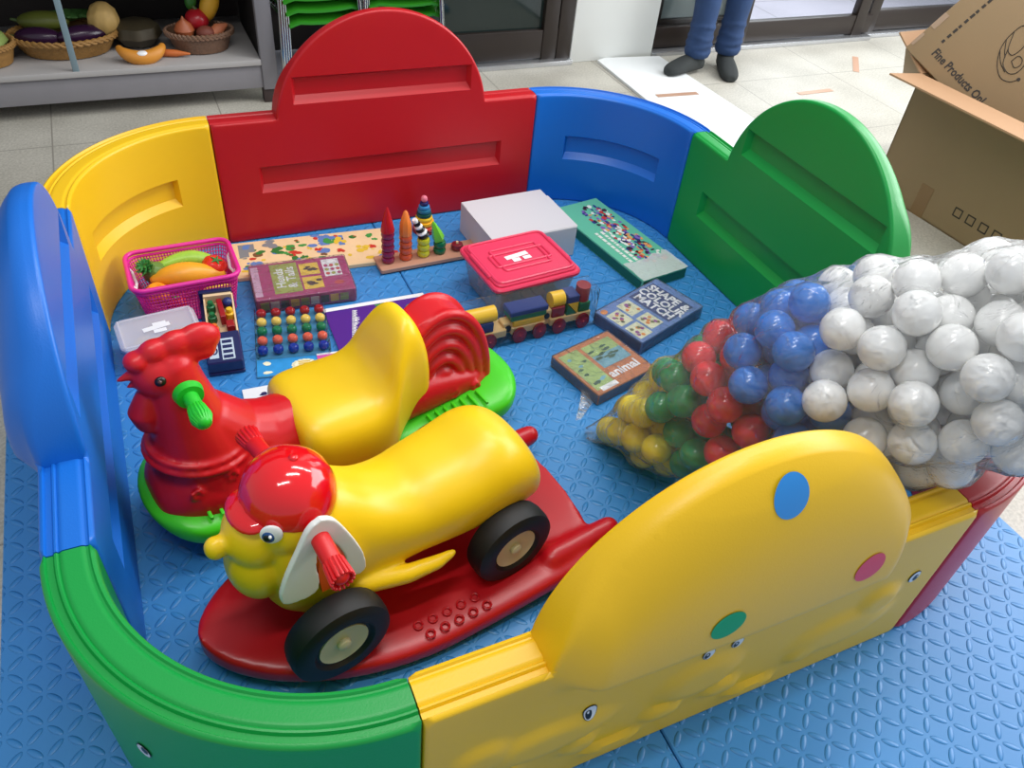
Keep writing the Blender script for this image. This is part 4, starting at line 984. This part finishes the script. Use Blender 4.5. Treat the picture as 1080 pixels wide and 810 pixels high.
book('picture_card', 'small white illustrated card beside the rooster seat front', [(256, 411), (305, 402), (312, 428), (260, 438)], .004, [WHITE, mat('pr1', (200, 70, 70)), mat('pr2', (40, 40, 90)), mat('pr3', (220, 170, 160))], cd_, 'card')
# wooden train in shrink wrap
pA, pB = at(500, 372), at(622, 343); d = pB-pA; a = math.atan2(d.y, d.x)
tr = thing('wooden_train', 'wrapped wooden block train in front of the pink lidded box', 'toy train', (pA.x, pA.y, 0), a); tr.scale = (1, 1.1, 1.2); TL = d.length
RW = mat('train_red', (140, 28, 38), rough=.25); NW = mat('natural_wood', (225, 190, 130), rough=.45, var=.1)
def car(x0, x1, axles):
    f = MB(); f.rr(x1-x0, .048, .004, .020, .040, .002, 0, T3((x0+x1)/2, .03, 0)); ch = f.build('chassis', NW, tr, label='natural wood chassis')
    for ax_ in axles:
        for y in (0, .060):
            wv = MB().lathe([(.019, -.004), (.021, -.002), (.021, .003), (.013, .005), (.004, .006), (.003, .008), (.0005, .009)], 24, 0, T3(ax_, y, .021, PI/2 if y < .01 else -PI/2)).build('wheel', RW, tr)
car(-.035, TL*.27, (.0, TL*.12+.0)); car(TL*.31, TL*.60, (TL*.37, TL*.54)); car(TL*.64, TL*1.0, (TL*.71, TL*.92))
def blk(b, m, lb): b.build('block', m, tr, label=lb)
def arch_block(x0, x1, z0, z1, h=.045):
    o = [(x0, z0), (x1, z0)]+[((x0+x1)/2+(x1-x0)/2*cos(q), z0+(z1-z0)*sin(q)) for q in [PI*k/12 for k in range(0, 13)]][0:13]; return o
Tp = lambda: Matrix.Translation((0, .052, 0)) @ Matrix.Rotation(PI/2, 4, 'X')
b = MB(); b.rr(TL*.20, .042, .003, .040, .066, .002, 0, T3(-.010+TL*.09, .03, 0)); blk(b, CB, 'navy block')
b = MB(); b.tube([(-.02+TL*.0, .03, .078), (TL*.19, .03, .078)], .019, 24, 0); blk(b, CY, 'yellow roller block')
b = MB(); b.rr(TL*.26, .044, .003, .040, .056, .002, 0, T3(TL*.455, .03, 0)); blk(b, CY, 'yellow block')
b = MB(); b.rr(TL*.30, .044, .003, .056, .070, .002, 0, T3(TL*.450, .03, 0)); blk(b, CG, 'green block')
b = MB(); b.rr(TL*.32, .046, .003, .070, .084, .002, 0, T3(TL*.45, .03, 0)); blk(b, CB, 'blue roof block')
b = MB(); b.rr(.030, .03, .003, .022, .05, .002, 0, T3(TL*.29, .03, 0)); b.lathe([(.009, 0), (.009, .003), (.001, .003)], 16, 1, T3(TL*.29, .0145, .036, PI/2)); blk(b, [NW, BLACK], 'wooden coupling block')
b = MB(); b.rr(.032, .03, .003, .022, .062, .002, 0, T3(TL*.615, .03, 0)); b.lathe([(.008, 0), (.008, .003), (.001, .003)], 16, 1, T3(TL*.615, .0145, .048, PI/2)); blk(b, [NW, BLACK], 'wooden coupling block')
b = MB(); b.rr(TL*.11, .042, .003, .040, .068, .002, 0, T3(TL*.71, .03, 0)); blk(b, RW, 'red block')
b = MB(); b.tube([(TL*.655, .03, .080), (TL*.765, .03, .080)], .019, 24); blk(b, CY, 'yellow roller block')
b = MB(); b.prism([(TL*.78, .040), (TL*.87, .040), (TL*.78, .070)], .0, .044, 0, Tp()); blk(b, CG, 'green wedge block')
b = MB(); b.prism([(TL*.875, .041), (TL*.875, .072), (TL*.785, .072)], .0, .044, 0, Tp()); blk(b, CY, 'yellow wedge block')
b = MB(); b.rr(TL*.10, .044, .003, .072, .092, .002, 0, T3(TL*.83, .03, 0)); blk(b, CB, 'blue block')
b = MB(); b.rr(TL*.095, .042, .003, .040, .066, .002, 0, T3(TL*.94, .03, 0)); blk(b, CG, 'dark block')
b = MB(); b.tube([(TL*.94, .03, .066), (TL*.94, .03, .104)], [.020, .020], 20); blk(b, RW, 'red chimney block')
b = MB(); b.rr(TL+.06, .070, .012, .0015, .110, .010, 0, T3(TL/2-.015, .03, 0)); b.build('plastic_wrap', rb, tr, label='clear loose wrap')
# ------------------------------------------------------------------ background: wall, column, doors
WALL = mat('white_wall', (222, 224, 220), rough=.7, bump=.1, bscale=40, var=.04, vscale=5)
BRN = mat('dark_bronze_frame', (44, 36, 32), rough=.35, metal=.2); ALU = mat('aluminium_sill', (190, 192, 195), rough=.25, metal=.8)
DG = mat('dark_view_glass', (26, 38, 36), rough=.06)  # dark room behind the left door put into the glass colour
WY = 2.12
struct(MB().box((1.535, WY+.15, 1.3), (.47, .36, 2.65), 0, None, .004).build('wall_column', WALL))
struct(MB().box((-1.8, WY+.42, 1.3), (4.4, .1, 2.65)).build('wall_back', mat('dark_wall', (48, 42, 40), rough=.7)))
def frame(name, x0, x1, y, stiles, railz, glass, m=BRN):
    root = thing(name, None, None, ((x0+x1)/2, y, FZ)); 
    for k in ('label', 'category'):
        if k in root: del root[k]
    root['kind'] = 'structure'
    o = -(x0+x1)/2; b = MB()
    b.box((0, 0, railz/2+.03), (x1-x0, .045, railz), 0, None, .004); b.box((0, 0, 2.15), (x1-x0, .045, .10), 0, None, .004)
    for s in stiles: b.box((s+o, -.002, 1.1), (.075, .05, 2.2), 0, None, .004)
    b.build('door_frame', m, root); MB().box((0, .005, 1.1), (x1-x0-.02, .008, 2.1)).build('glass_pane', glass, root)
    MB().box((0, -.01, .012), (x1-x0, .10, .024), 0, None, .003).build('track', ALU, root)
    return root
frame('door_1', .35, 1.30, WY, (.39, 1.18, 1.26), .13, DG)
GL = film('window_glass', (.93, .95, .96), gloss=.12, haze=0, rough=.01, bstr=0)
frame('door_2', 1.77, 3.25, WY+.02, (2.33, 3.16), .10, GL); frame('door_3', 3.25, 4.9, WY+.05, (3.28, 4.2), .11, GL)
frame('door_4', 1.77, 2.34, WY+.07, (1.80, 2.30), .12, mat('door_glass_grey', (110, 118, 116), rough=.08))
# white board lying on floor and tape
b = MB(); b.prism([(1.425, 1.0), (1.83, 1.0), (1.80, 2.06), (1.50, 2.09), (1.445, 2.07)][::1], FZ+.001, FZ+.012)
tag(b.build('white_board', mat('foam_board', (235, 238, 238), rough=.5)), 'long white foam board lying on the floor under one foot', 'board')
TAPE = mat('brown_tape', (190, 150, 125), rough=.4)
for px, lb in (((692, 104, 735, 101), 'brown tape strip stuck on the white board'), ((842, 99, 877, 95), 'brown tape strip on the floor behind the green arch'), ((902, 60, 903, 76), 'short brown tape piece on floor near the glass doors')):
    q0, q1 = at(px[0], px[1], FZ), at(px[2], px[3], FZ); d = q1-q0; nrm = Vector((-d.y, d.x, 0)).normalized()*.016; zz = .0125 if 'white' in lb else .001
    b = MB(); vs = [q0-nrm, q1-nrm, q1+nrm, q0+nrm]; b.prism([(v.x, v.y) for v in vs], FZ+zz, FZ+zz+.0006); tag(b.build('tape_strip', TAPE), lb, 'tape', 'tape strips')
# ------------------------------------------------------------------ person
pe = thing('person', 'person in blue jeans and dark grey socks standing by the glass doors', 'person', (0, 0, 0))
hL, tL = at(733, 74, FZ), at(706, 80, FZ); hR, tR = at(758, 70, FZ), at(770, 92, FZ)
AL, AR_ = hL+Vector((-.03, -.02, 0)), hR+Vector((0, -.03, 0))
hip = (AL+AR_)/2+Vector((.02, .03, 0)); fwd = (((tL-hL).normalized()+(tR-hR).normalized())).normalized(); side = Vector((-fwd.y, fwd.x, 0))
def hp(x, s, z): return (hip.x+fwd.x*x+side.x*s, hip.y+fwd.y*x+side.y*s, z)
DEN = mat('denim', (34, 60, 100), rough=.85, bump=.5, bscale=500, var=.35, vscale=14); SOCK = mat('sock_grey', (48, 52, 52), rough=.9, bump=.5, bscale=400); SKIN = mat('skin', (190, 140, 110), rough=.5); SHIRT = mat('shirt_grey', (90, 95, 105), rough=.8)
b = MB()
for an, sgn in ((AL, 1 if (AL-hip).dot(side) > 0 else -1), (AR_, 1 if (AR_-hip).dot(side) > 0 else -1)):
    hj = Vector(hp(0, sgn*.09, .86)); kn = (Vector((an.x, an.y, .46))*.65+Vector(hp(.03, sgn*.09, .46))*.35)
    b.tube(spline([Vector((an.x, an.y, .055)), Vector((an.x, an.y, .075)), Vector((an.x, an.y, .12)), Vector((an.x, an.y, .26)).lerp(kn, .2), kn, hj.lerp(kn, .4), hj], 5),
           [.056, .060, .064, .058, .061, .056, .062, .060, .066, .064, .072, .078, .086], 24, dome=False)
b.tube([hp(0, 0, .82), hp(0, 0, .95), hp(0, 0, 1.02)], [.125, .15, .14], 24, flat=1.15, dome=True)
for an in (AL, AR_):
    for zz, rr_ in ((.085, .059), (.112, .060), (.15, .057), (.20, .056)): b.tube([(an.x+rr_*cos(q), an.y+rr_*sin(q), zz+.006*sin(q*2+zz*90)) for q in [2*PI*k/24 for k in range(24)]], .008, 6, closed=True)
b.fuse('jeans', DEN, pe, .007, 3, label='blue denim jeans with bunched cuffs')
for h_, t_ in ((hL, tL), (hR, tR)):
    d = (t_-h_); d.z = 0; L = .235; d = d.normalized(); an = AL if h_ is hL else AR_
    b = MB(); c0 = an-d*.045
    sec = [(0, .03, .030), (.03, .040, .036), (.08, .040, .040), (.13, .036, .043), (.18, .028, .045), (.215, .022, .038), (.235, .017, .022)]
    b.loft([(x, 0, 2*zr, w_) for x, zr, w_ in spline_n(sec, 4)], 24, 0, Matrix.Translation((c0.x, c0.y, FZ+(.012 if h_ is hL else 0))) @ Matrix.Rotation(math.atan2(d.y, d.x), 4, 'Z'), 2.4)
    b.tube([(an.x, an.y, FZ+.05), (an.x, an.y, .09)], [.042, .045], 18); b.fuse('sock', SOCK, pe, .005, 4, label='dark grey sock')
b = MB(); b.tube([hp(0, 0, .98), hp(-.01, 0, 1.12), hp(-.01, 0, 1.30), hp(0, 0, 1.42)], [.135, .135, .155, .10], 24, flat=1.3, dome=True)
for sgn in (-1, 1): b.tube([hp(0, sgn*.17, 1.40), hp(-.02, sgn*.24, 1.25), hp(0, sgn*.25, 1.12)], [.06, .05, .045], 16, dome=True)
b.fuse('shirt', SHIRT, pe, .008, 4, label='grey shirt')
b = MB(); b.tube([hp(0, 0, 1.40), hp(.01, 0, 1.52)], [.055, .05], 16, dome=True); b.ell(hp(.02, 0, 1.62), (.085, .085, .115)); b.ell(hp(.115, 0, 1.60), (.02, .02, .022))
for sgn in (-1, 1):
    b.ell(hp(.01, sgn*.09, 1.61), (.02, .02, .03)); b.tube([hp(0, sgn*.25, 1.14), hp(.04, sgn*.25, .96), hp(.06, sgn*.245, .88)], [.04, .03, .028], 14, dome=True)
    for k in range(4): b.tube([hp(.045+.018*k, sgn*.245, .86), hp(.05+.019*k, sgn*.245, .81), hp(.055+.018*k, sgn*.225, .785-.004*(k == 1))], [.0095, .009, .008], 8, dome=True)
    b.tube([hp(.085, sgn*.235, .89), hp(.115, sgn*.215, .85), hp(.11, sgn*.2, .82)], [.011, .010, .008], 8, dome=True)
b.fuse('body', SKIN, pe, .005, 4)
b = MB(); b.ell(hp(.0, 0, 1.66), (.095, .095, .10)); b.build('hair', BLACK, pe)
# ------------------------------------------------------------------ cabinet with pretend fruit
GW = mat('grey_painted_wood', (128, 126, 130), rough=.6, bump=.2, bscale=60, var=.08, vscale=12); DW = mat('dark_panel', (40, 33, 30), rough=.7)
cy = 1.925; A_ = .20
cb = thing('display_cabinet', 'grey painted wooden display shelf on legs holding baskets of fruit', 'cabinet', (0, 0, 0))
x0, x1 = -2.4, -.19
b = MB(); b.box(((x0+x1)/2, cy+.012, .083), (x1-x0, .03, .092), 0, None, .003); b.build('front_rail', GW, cb)
b = MB(); b.box(((x0+x1)/2, cy+.25, .141), (x1-x0+.0, .53, .022), 0, None, .003); b.build('shelf', mat('shelf_top', (165, 162, 160), rough=.5, bump=.15, bscale=50, var=.08), cb, label='lighter grey shelf board')
b = MB(); b.box((x1+.03, cy+.01, 1.00), (.06, .04, 1.94), 0, None, .004); b.build('post', GW, cb)
b = MB(); b.box((x1+.02, cy+.27, 1.03), (.02, .5, 1.86)); b.build('side_panel', DW, cb)  # carried up out of view to block light
b = MB(); b.box(((x0+x1)/2, cy+.52, .98), (x1-x0, .015, 2.0)); b.build('back_panel', DW, cb, label='dark back panel')  # extended to the floor and above view to block light
b = MB(); b.box(((x0+x1)/2, cy+.25, .58), (x1-x0, .54, .03)); b.box(((x0+x1)/2, cy, .56), (x1-x0, .03, .09)); b.box(((x0+x1)/2, cy+.25, 1.96), (x1-x0+.1, .56, .03)); b.box(((x0+x1)/2, cy+.25, 1.2), (x1-x0, .5, .025)); b.box(((x0+x1)/2, cy+.02, 1.3), (x1-x0, .02, .7)); b.build('upper_shade_boards', GW, cb)  # unseen upper boards, lowered and added to shade the lower shelf and floor
for lx, ly in ((x1+.02, cy+.02), (x1+.02, cy+.48), (-1.4, cy+.48), (-1.5, cy+.02)): MB().box((lx, ly, .010), (.045, .045, .070), 0, None, .003).build('leg', mat('leg_dark', (62, 50, 48), rough=.6), cb)
q = at(80, 71, .153)
MB().box((q.x, cy-.006, .35), (.022, .012, .40), 0, None, .002).build('glass_edge', mat('glass_edge_grey', (120, 140, 148), rough=.25), cb, label='blue-grey sliding glass edge strip')
WICK = mat('wicker', (150, 110, 55), rough=.6, bump=.9, bscale=160, var=.3, vscale=60); SZ = .153
def wbasket(label, x, y, rx, ry, h, m=WICK):
    t = thing('fruit_basket', label, 'basket', (x, y, SZ)); b = MB(); n = 72; K = 7
    vs = []; fs = []
    for i in range(K+1):
        f = i/K; s_ = .78+.22*f
        for k in range(n): q = 2*PI*k/n; w_ = 1+.012*cos(k*PI+i*PI); vs.append((rx*s_*w_*cos(q), ry*s_*w_*sin(q), .003+h*f))
    for i in range(K+1):
        f = 1-i/K; s_ = .75+.20*f
        for k in range(n): q = 2*PI*k/n; vs.append((rx*s_*cos(q), ry*s_*sin(q), .008+(h-.006)*f))
    for i in range(2*K+1):
        for k in range(n): fs.append([i*n+k, i*n+(k+1) % n, (i+1)*n+(k+1) % n, (i+1)*n+k])
    fs.append(list(range(n))[::-1]); fs.append([(2*K+1)*n+k for k in range(n)]); b.add(vs, fs); b.build('basket_bowl', m, t)
    b = MB()
    for ph in (0, PI): b.tube([(rx*cos(q)*(1+.012*sin(q*22+ph)), ry*sin(q)*(1+.012*sin(q*22+ph)), h+.006*cos(q*22+ph)) for q in [2*PI*k/132 for k in range(132)]], .007, 6, closed=True)
    b.build('braided_rim', m, t); return t
def prop(name, label, cat, loc, rad, m, rot=(0, 0, 0), b=None):
    o = (b or MB().ell((0, 0, 0), rad, n=28, k=16)).build(name, m); o.location = loc; o.rotation_euler = rot; tag(o, label, cat, 'fruit and vegetables on the grey shelf'); return o
def on(u, v, z): return at(u, v, z)
q = on(76, 58, SZ); wbasket('oval wicker basket of eggplant and green gourd on shelf', q.x-.01, cy+.20, .185, .13, .065)
bx, by = q.x-.01, cy+.20
def stemmed(r, m=0):
    b = MB().ell((0, 0, 0), r, 0, n=26, k=16); b.tube([(r[0]*.93, 0, 0), (r[0]*1.18, 0, .006)], [.008, .005], 8, 1, dome=True); return b
STEMM = mat('stem_green', (70, 90, 45), rough=.6)
prop('eggplant', 'dark purple eggplant at left in the oval wicker basket', 'vegetable', (bx-.085, by-.02, SZ+.06), None, [mat('eggplant', (48, 22, 50), rough=.25), STEMM], (0, 0, 2.9), stemmed((.085, .038, .038)))
prop('eggplant', 'dark purple eggplant at right in the oval wicker basket', 'vegetable', (bx+.06, by-.03, SZ+.065), None, [mat('eggplant', (48, 22, 50)), STEMM], (0, 0, .25), stemmed((.09, .038, .036)))
prop('gourd', 'olive green long gourd at back of the oval wicker basket', 'vegetable', (bx-.06, by+.055, SZ+.095), None, [mat('olive_gourd', (92, 100, 36), rough=.45, var=.2), STEMM], (0, 0, 3.0), stemmed((.09, .042, .035)))
prop('leafy_bunch', 'bunch of green leafy vegetable behind the bright strip', 'vegetable', (bx+.03, by+.07, SZ+.09), None, mat('leafy', (60, 105, 45), rough=.6), (0, 0, 0), (lambda b: [b.tube([(0, 0, 0), (.05*cos(k), .03*sin(k), .02), (.09*cos(k), .05*sin(k), .015+.01*sin(3*k))], [.006, .012, .003], 7, flat=2) for k in range(12)] and b)(MB()))
prop('melon', 'pale tan ribbed melon at right end of the wicker basket', 'fruit', (bx+.145, by+.02, SZ+.10), None, mat('melon_tan', (196, 162, 96), rough=.6, var=.2, vscale=40), (0, .15, 0), MB().lathe([(.003, -.06), (.035, -.052), (.055, -.02), (.056, .01), (.042, .045), (.02, .062), (.004, .066)], 36, ridge=lambda a, z: .03*cos(a*9)))
q = on(-12, 75, SZ); wbasket('small wicker basket with pale green vegetable at left picture edge', q.x, cy+.12, .10, .09, .07)
prop('cabbage', 'pale green leafy head in the small wicker basket at left edge', 'vegetable', (q.x+.01, cy+.12, SZ+.075), None, mat('pale_green', (130, 150, 80), rough=.5, var=.3, vscale=30), (0, 0, 0), MB().lathe([(.01, -.05), (.05, -.035), (.072, 0), (.06, .03), (.03, .045), (.003, .048)], 30, ridge=lambda a, z: .05*sin(a*5+z*60)))
# peeled pumpkin slice and carrot
q = on(150, 58, SZ)
b = MB(); b.tube([(.075*cos(t), .04*sin(t)-.02, .03+.012*cos(2*t)) for t in [PI+PI*k/16 for k in range(17)]], [.010+.017*sin(PI*min(.93, max(.07, k/16))) for k in range(17)], 14, 0, dome=True); b.ell((0, -.066, .036), (.024, .016, .010), 1)
prop('pumpkin_slice', 'orange pumpkin slice with white centre between the two baskets', 'fruit', (q.x, cy+.09, SZ), None, [mat('pumpkin', (205, 135, 45), rough=.5, var=.15), WHITE], (0, 0, 0), b)
prop('pumpkin', 'dark brown rounded squash behind the orange pumpkin slice', 'vegetable', (q.x, cy+.22, SZ+.05), None, mat('squash_dark', (60, 52, 34), rough=.6, var=.2), (0, 0, 0), MB().lathe([(.01, -.05), (.06, -.04), (.09, -.005), (.08, .03), (.04, .045), (.003, .04)], 40, ridge=lambda a, z: .04*cos(a*8)))
q = on(187, 54, SZ); prop('carrot', 'short orange carrot lying beside the oval mesh basket', 'vegetable', (q.x-.01, cy+.07, SZ+.014), None, mat('carrot', (205, 110, 50), rough=.5), (0, 0, -.3), MB().tube([(-.05, 0, 0), (.0, 0, 0), (.05, 0, 0)], [.014, .013, .004], 14, dome=True))
q = on(212, 48, SZ); wx, wy = q.x, cy+.14
wbasket('wavy brown mesh basket with tomato and mango on shelf', wx, wy, .125, .09, .07, mat('brown_mesh', (120, 90, 70), rough=.5, bump=.9, bscale=120, var=.35, vscale=90))
prop('onion', 'brownish orange onion at left in the mesh basket', 'vegetable', (wx-.055, wy-.01, SZ+.08), None, [mat('onion', (170, 92, 55), rough=.45), STEMM], (0, 0, 0), MB().lathe([(.004, -.036), (.03, -.025), (.038, 0), (.028, .022), (.008, .038), (.002, .05)], 28))
prop('tomato', 'large red tomato in middle of the mesh basket', 'fruit', (wx+.0, wy+.02, SZ+.105), None, [mat('tomato_dark', (165, 25, 35), rough=.3), STEMM], (0, -PI/2, 0), stemmed((.04, .045, .045)))
prop('potato', 'dark red potato at front of the mesh basket', 'vegetable', (wx+.02, wy-.035, SZ+.07), (.036, .03, .028), mat('potato_red', (120, 60, 45), rough=.6, var=.2))
prop('sweet_potato', 'pale orange root at right in the mesh basket', 'vegetable', (wx+.07, wy-.02, SZ+.075), None, mat('root', (180, 105, 70), rough=.6, var=.2), (0, -.3, .5), MB().tube([(-.04, 0, 0), (0, 0, .002), (.035, 0, 0)], [.018, .024, .01], 14, dome=True))
prop('mango', 'long yellow mango standing at right of the mesh basket', 'fruit', (wx+.055, wy+.03, SZ+.155), None, [mat('mango', (205, 155, 40), rough=.4, var=.12), STEMM], (0, -1.15, 0), stemmed((.07, .036, .034)))
prop('green_pepper', 'small green pepper above the red tomato in mesh basket', 'vegetable', (wx-.01, wy+.05, SZ+.165), None, [mat('pepper', (50, 110, 40), rough=.3), STEMM], (0, -1.4, 0), stemmed((.035, .022, .022)))
# ------------------------------------------------------------------ stacked green chairs
SEATG = mat('chair_green', (44, 130, 28), rough=.35); CHR = mat('chrome_tube', (185, 190, 192), rough=.15, metal=1)
def make_chair(label):
    t = thing('stacking_chair', label, 'chair', (0, 0, 0), 0, 'stacked green chairs')
    nx, ny = 14, 14; vs = []
    for lay in (0, 1):
        for i in range(nx+1):
            for j in range(ny+1):
                u = -1+2*i/nx; v = -1+2*j/ny; e = max(abs(u), abs(v)); x = .215*u*(1-.06*v*v*(abs(u) > .5)); y = .21*v
                z = .44-.018*(1-u*u)-.05*max(0, -v-.6)**1.3*2-.035*max(0, abs(u)-.75)*3; vs.append((x, y, z-.012*lay))
    b = MB(); N_ = (nx+1)*(ny+1); idx = lambda l, i, j: l*N_+i*(ny+1)+j
    fs = [[idx(0, i, j), idx(0, i+1, j), idx(0, i+1, j+1), idx(0, i, j+1)] for i in range(nx) for j in range(ny)]+[[idx(1, i, j), idx(1, i, j+1), idx(1, i+1, j+1), idx(1, i+1, j)] for i in range(nx) for j in range(ny)]
    for i in range(nx): fs += [[idx(0, i, 0), idx(1, i, 0), idx(1, i+1, 0), idx(0, i+1, 0)], [idx(0, i, ny), idx(0, i+1, ny), idx(1, i+1, ny), idx(1, i, ny)]]
    for j in range(ny): fs += [[idx(0, 0, j), idx(0, 0, j+1), idx(1, 0, j+1), idx(1, 0, j)], [idx(0, nx, j), idx(1, nx, j), idx(1, nx, j+1), idx(0, nx, j+1)]]
    b.add(vs, fs); b.build('seat', SEATG, t)
    b = MB(); secs = []
    for k in range(9): q = k/8; secs.append((.60+.26*q, .215+.05*q))
    vs = []
    for lay in (0, 1):
        for z, y in secs:
            for i in range(11): u = -1+2*i/10; vs.append((.2*u, y+.012*lay+.03*(1-u*u), z))
    n = 11; K = 9; fs = []
    for l in (0, 1):
        for a_ in range(K-1):
            for i in range(10):
                f = [l*K*n+a_*n+i, l*K*n+a_*n+i+1, l*K*n+(a_+1)*n+i+1, l*K*n+(a_+1)*n+i]; fs.append(f if l == 0 else f[::-1])
    for i in range(10):
        for a_ in (0, K-1): fs.append([a_*n+i, a_*n+i+1, K*n+a_*n+i+1, K*n+a_*n+i])
    for a_ in range(K-1):
        for i in (0, 10): fs.append([a_*n+i, (a_+1)*n+i, K*n+(a_+1)*n+i, K*n+a_*n+i])
    b.add(vs, fs); b.build('backrest', SEATG, t)
    for sx in (-1, 1):
        MB().tube(spline([(sx*.225, -.22, 0), (sx*.205, -.185, .40), (sx*.205, -.16, .425), (sx*.205, 0, .425)], 4), .011, 12, dome=True).build('leg', CHR, t, label='chrome tube leg')
        MB().tube(spline([(sx*.225, .24, 0), (sx*.205, .19, .43), (sx*.205, .235, .62), (sx*.205, .275, .82)], 4), .011, 12, dome=True).build('leg', CHR, t, label='chrome tube leg')
        MB().cyl((sx*.205, -.17, .425), (sx*.205, .19, .42), .010).build('seat_rail', CHR, t)
    return t
c0 = make_chair('lowest green seated chrome chair in stack behind the red arch')
def dup(r, loc, rz, label):
    c = r.copy(); C.objects.link(c); c.location = loc; c.rotation_euler = (0, 0, rz); c['label'] = label
    for ch in list(r.children): d = ch.copy(); C.objects.link(d); d.parent = c
    return c
c0.scale = (.76, .76, .76)
for si, (crx, cry, rz, where) in enumerate(((.075, 2.10, .10, 'left chair stack behind the red arch'), (.44, 2.12, -.05, 'right chair stack behind the red arch'))):
    for k, nm_ in enumerate(('lowest', 'second lowest', 'second highest', 'topmost')):
        P_ = (crx-.010*k, cry-.012*k, FZ+.048*k); lb = nm_+' green seated chrome chair in the '+where
        if si == 0 and k == 0: c0.location = P_; c0.rotation_euler = (0, 0, rz); c0['label'] = lb
        else: dup(c0, P_, rz, lb)
# ------------------------------------------------------------------ cardboard boxes
KR = mat('kraft_card', (150, 124, 90), rough=.75, bump=.12, bscale=90, var=.05, vscale=6); KR2 = mat('kraft_inside', (178, 138, 102), rough=.75, bump=.1, bscale=90); KT = mat('kraft_tape', (140, 108, 72), rough=.3)
c0_ = at(920, 198, FZ); c1_ = at(1010, 255, FZ); ex = (c1_-c0_); ex.z = 0; ex.normalize()
lb_ = thing('cardboard_box', 'large open brown cardboard box on floor right of the pen', 'cardboard box', (c0_.x, c0_.y, FZ), math.atan2(ex.y, ex.x))
BW, BD, BH = 1.15, .6, .45
b = MB(); t_ = .006
b.box((BW/2, t_/2, BH/2), (BW, t_, BH)); b.box((BW/2, BD-t_/2, BH/2), (BW, t_, BH)); b.box((t_/2, BD/2, BH/2), (t_, BD, BH)); b.box((BW-t_/2, BD/2, BH/2), (t_, BD, BH)); b.box((BW/2, BD/2, t_/2), (BW, BD, t_))
b.box((.22, -.0006, .06), (.055, .001, .12), 1)
for k in range(9):
    x = .37+k*.055
    for a_, c_ in (((x, .075), (.034, .004)), ((x, .105), (.034, .004)), ((x-.015, .09), (.004, .03)), ((x+.015, .09), (.004, .03))): b.box((a_[0], -.0006, a_[1]), (c_[0], .001, c_[1]), 2)
b.build('carton_body', [KR, KT, INK], lb_)
b = MB(); b.box((BW/2, -.085, 0), (BW, .17, .006), 0, T3(0, 0, BH, -.10)); b.build('flap', KR2, lb_, label='light brown front flap folded out')
b = MB(); b.box((-.09, BD/2, 0), (.18, BD, .006), 0, T3(0, 0, BH, 0, .55)); b.build('flap', KR2, lb_)
b = MB(); b.box((BW/2, .1, 0), (BW, .2, .006), 0, T3(0, BD, BH, .7)); b.build('flap', KR2, lb_)
# second carton standing tilted on the first one
ub = bpy.data.objects.new('printed_carton', None); C.objects.link(ub)
tag(ub, 'tilted brown carton printed with fruit drawing and Fine Products text', 'cardboard box')
def ray(u, v, dep): return CAM+(Fv+Rv*((u-540)/FPX)-Uv*((v-405)/FPX))*dep
K0 = ray(955, 50, 2.86); Kx = ray(1050, 150, 2.78); Ky = ray(1012, -48, 2.76)
X_ = (Kx-K0).normalized(); Y_ = (Ky-K0); Y_ = (Y_-X_*Y_.dot(X_)).normalized(); Z_ = X_.cross(Y_)
mw = Matrix.Identity(4)
for i in range(3): mw[i][0] = X_[i]; mw[i][1] = Y_[i]; mw[i][2] = Z_[i]; mw[i][3] = K0[i]
ub.matrix_world = mw
b = MB(); b.box((.35, .3, -.2), (.7, .6, .4), 0, None, .003)
b.text('Fine Products Onl', .040, .078, .055, .0012, 1, align='LEFT', bold=.022, sx=.85)
for k in range(16): b.rect(.068, .09+k*.022, .077, .101+k*.022+.003*(k % 3), .0012, 1)
b.rect(-.0, .10, .02, .16, .0011, 2); b.rect(.0, .02, .012, .07, .0011, 2); b.rect(.26, .28, .34, .36, .0011, 2)
def stroke(pts): b.tube([(x, y, .0012) for x, y in pts], .0013, 5, 1)
ox, oy = .275, .205; S_ = .0095; cr_, sr_ = cos(.6), sin(.6)
for pl in ([(-3, 9), (-5, 6), (-6, 2), (-5, -3), (-2, -7), (2, -8), (5, -7)], [(-3, 9), (-1, 11), (1, 11), (3, 9), (3, 5), (1, 2), (-1, 1), (-3, 3), (-3, 9)], [(3, 5), (5, 4), (6, 6), (8, 7), (9, 5), (8, 3), (6, 3), (5, 4)],
           [(6, 3), (6, 0), (5, -3), (3, -5), (0, -5), (-3, -2), (-3, 3)], [(-5, 6), (-4, 2), (-3, 0)], [(0, -1), (2, 1), (4, 0), (4, -2), (2, -3), (0, -1)], [(-6, 2), (-4, -2), (-1, -5)]):
    sp_ = spline([(ox+cr_*x*S_*.8-sr_*y*S_, oy+sr_*x*S_*.8+cr_*y*S_, 0) for x, y in pl], 4); stroke([(p.x, p.y) for p in sp_])
b.disc((ox+.07, oy-.03, .0014), .006, .006, 1)
b.build('carton_body', [KR, INK, KT], ub)
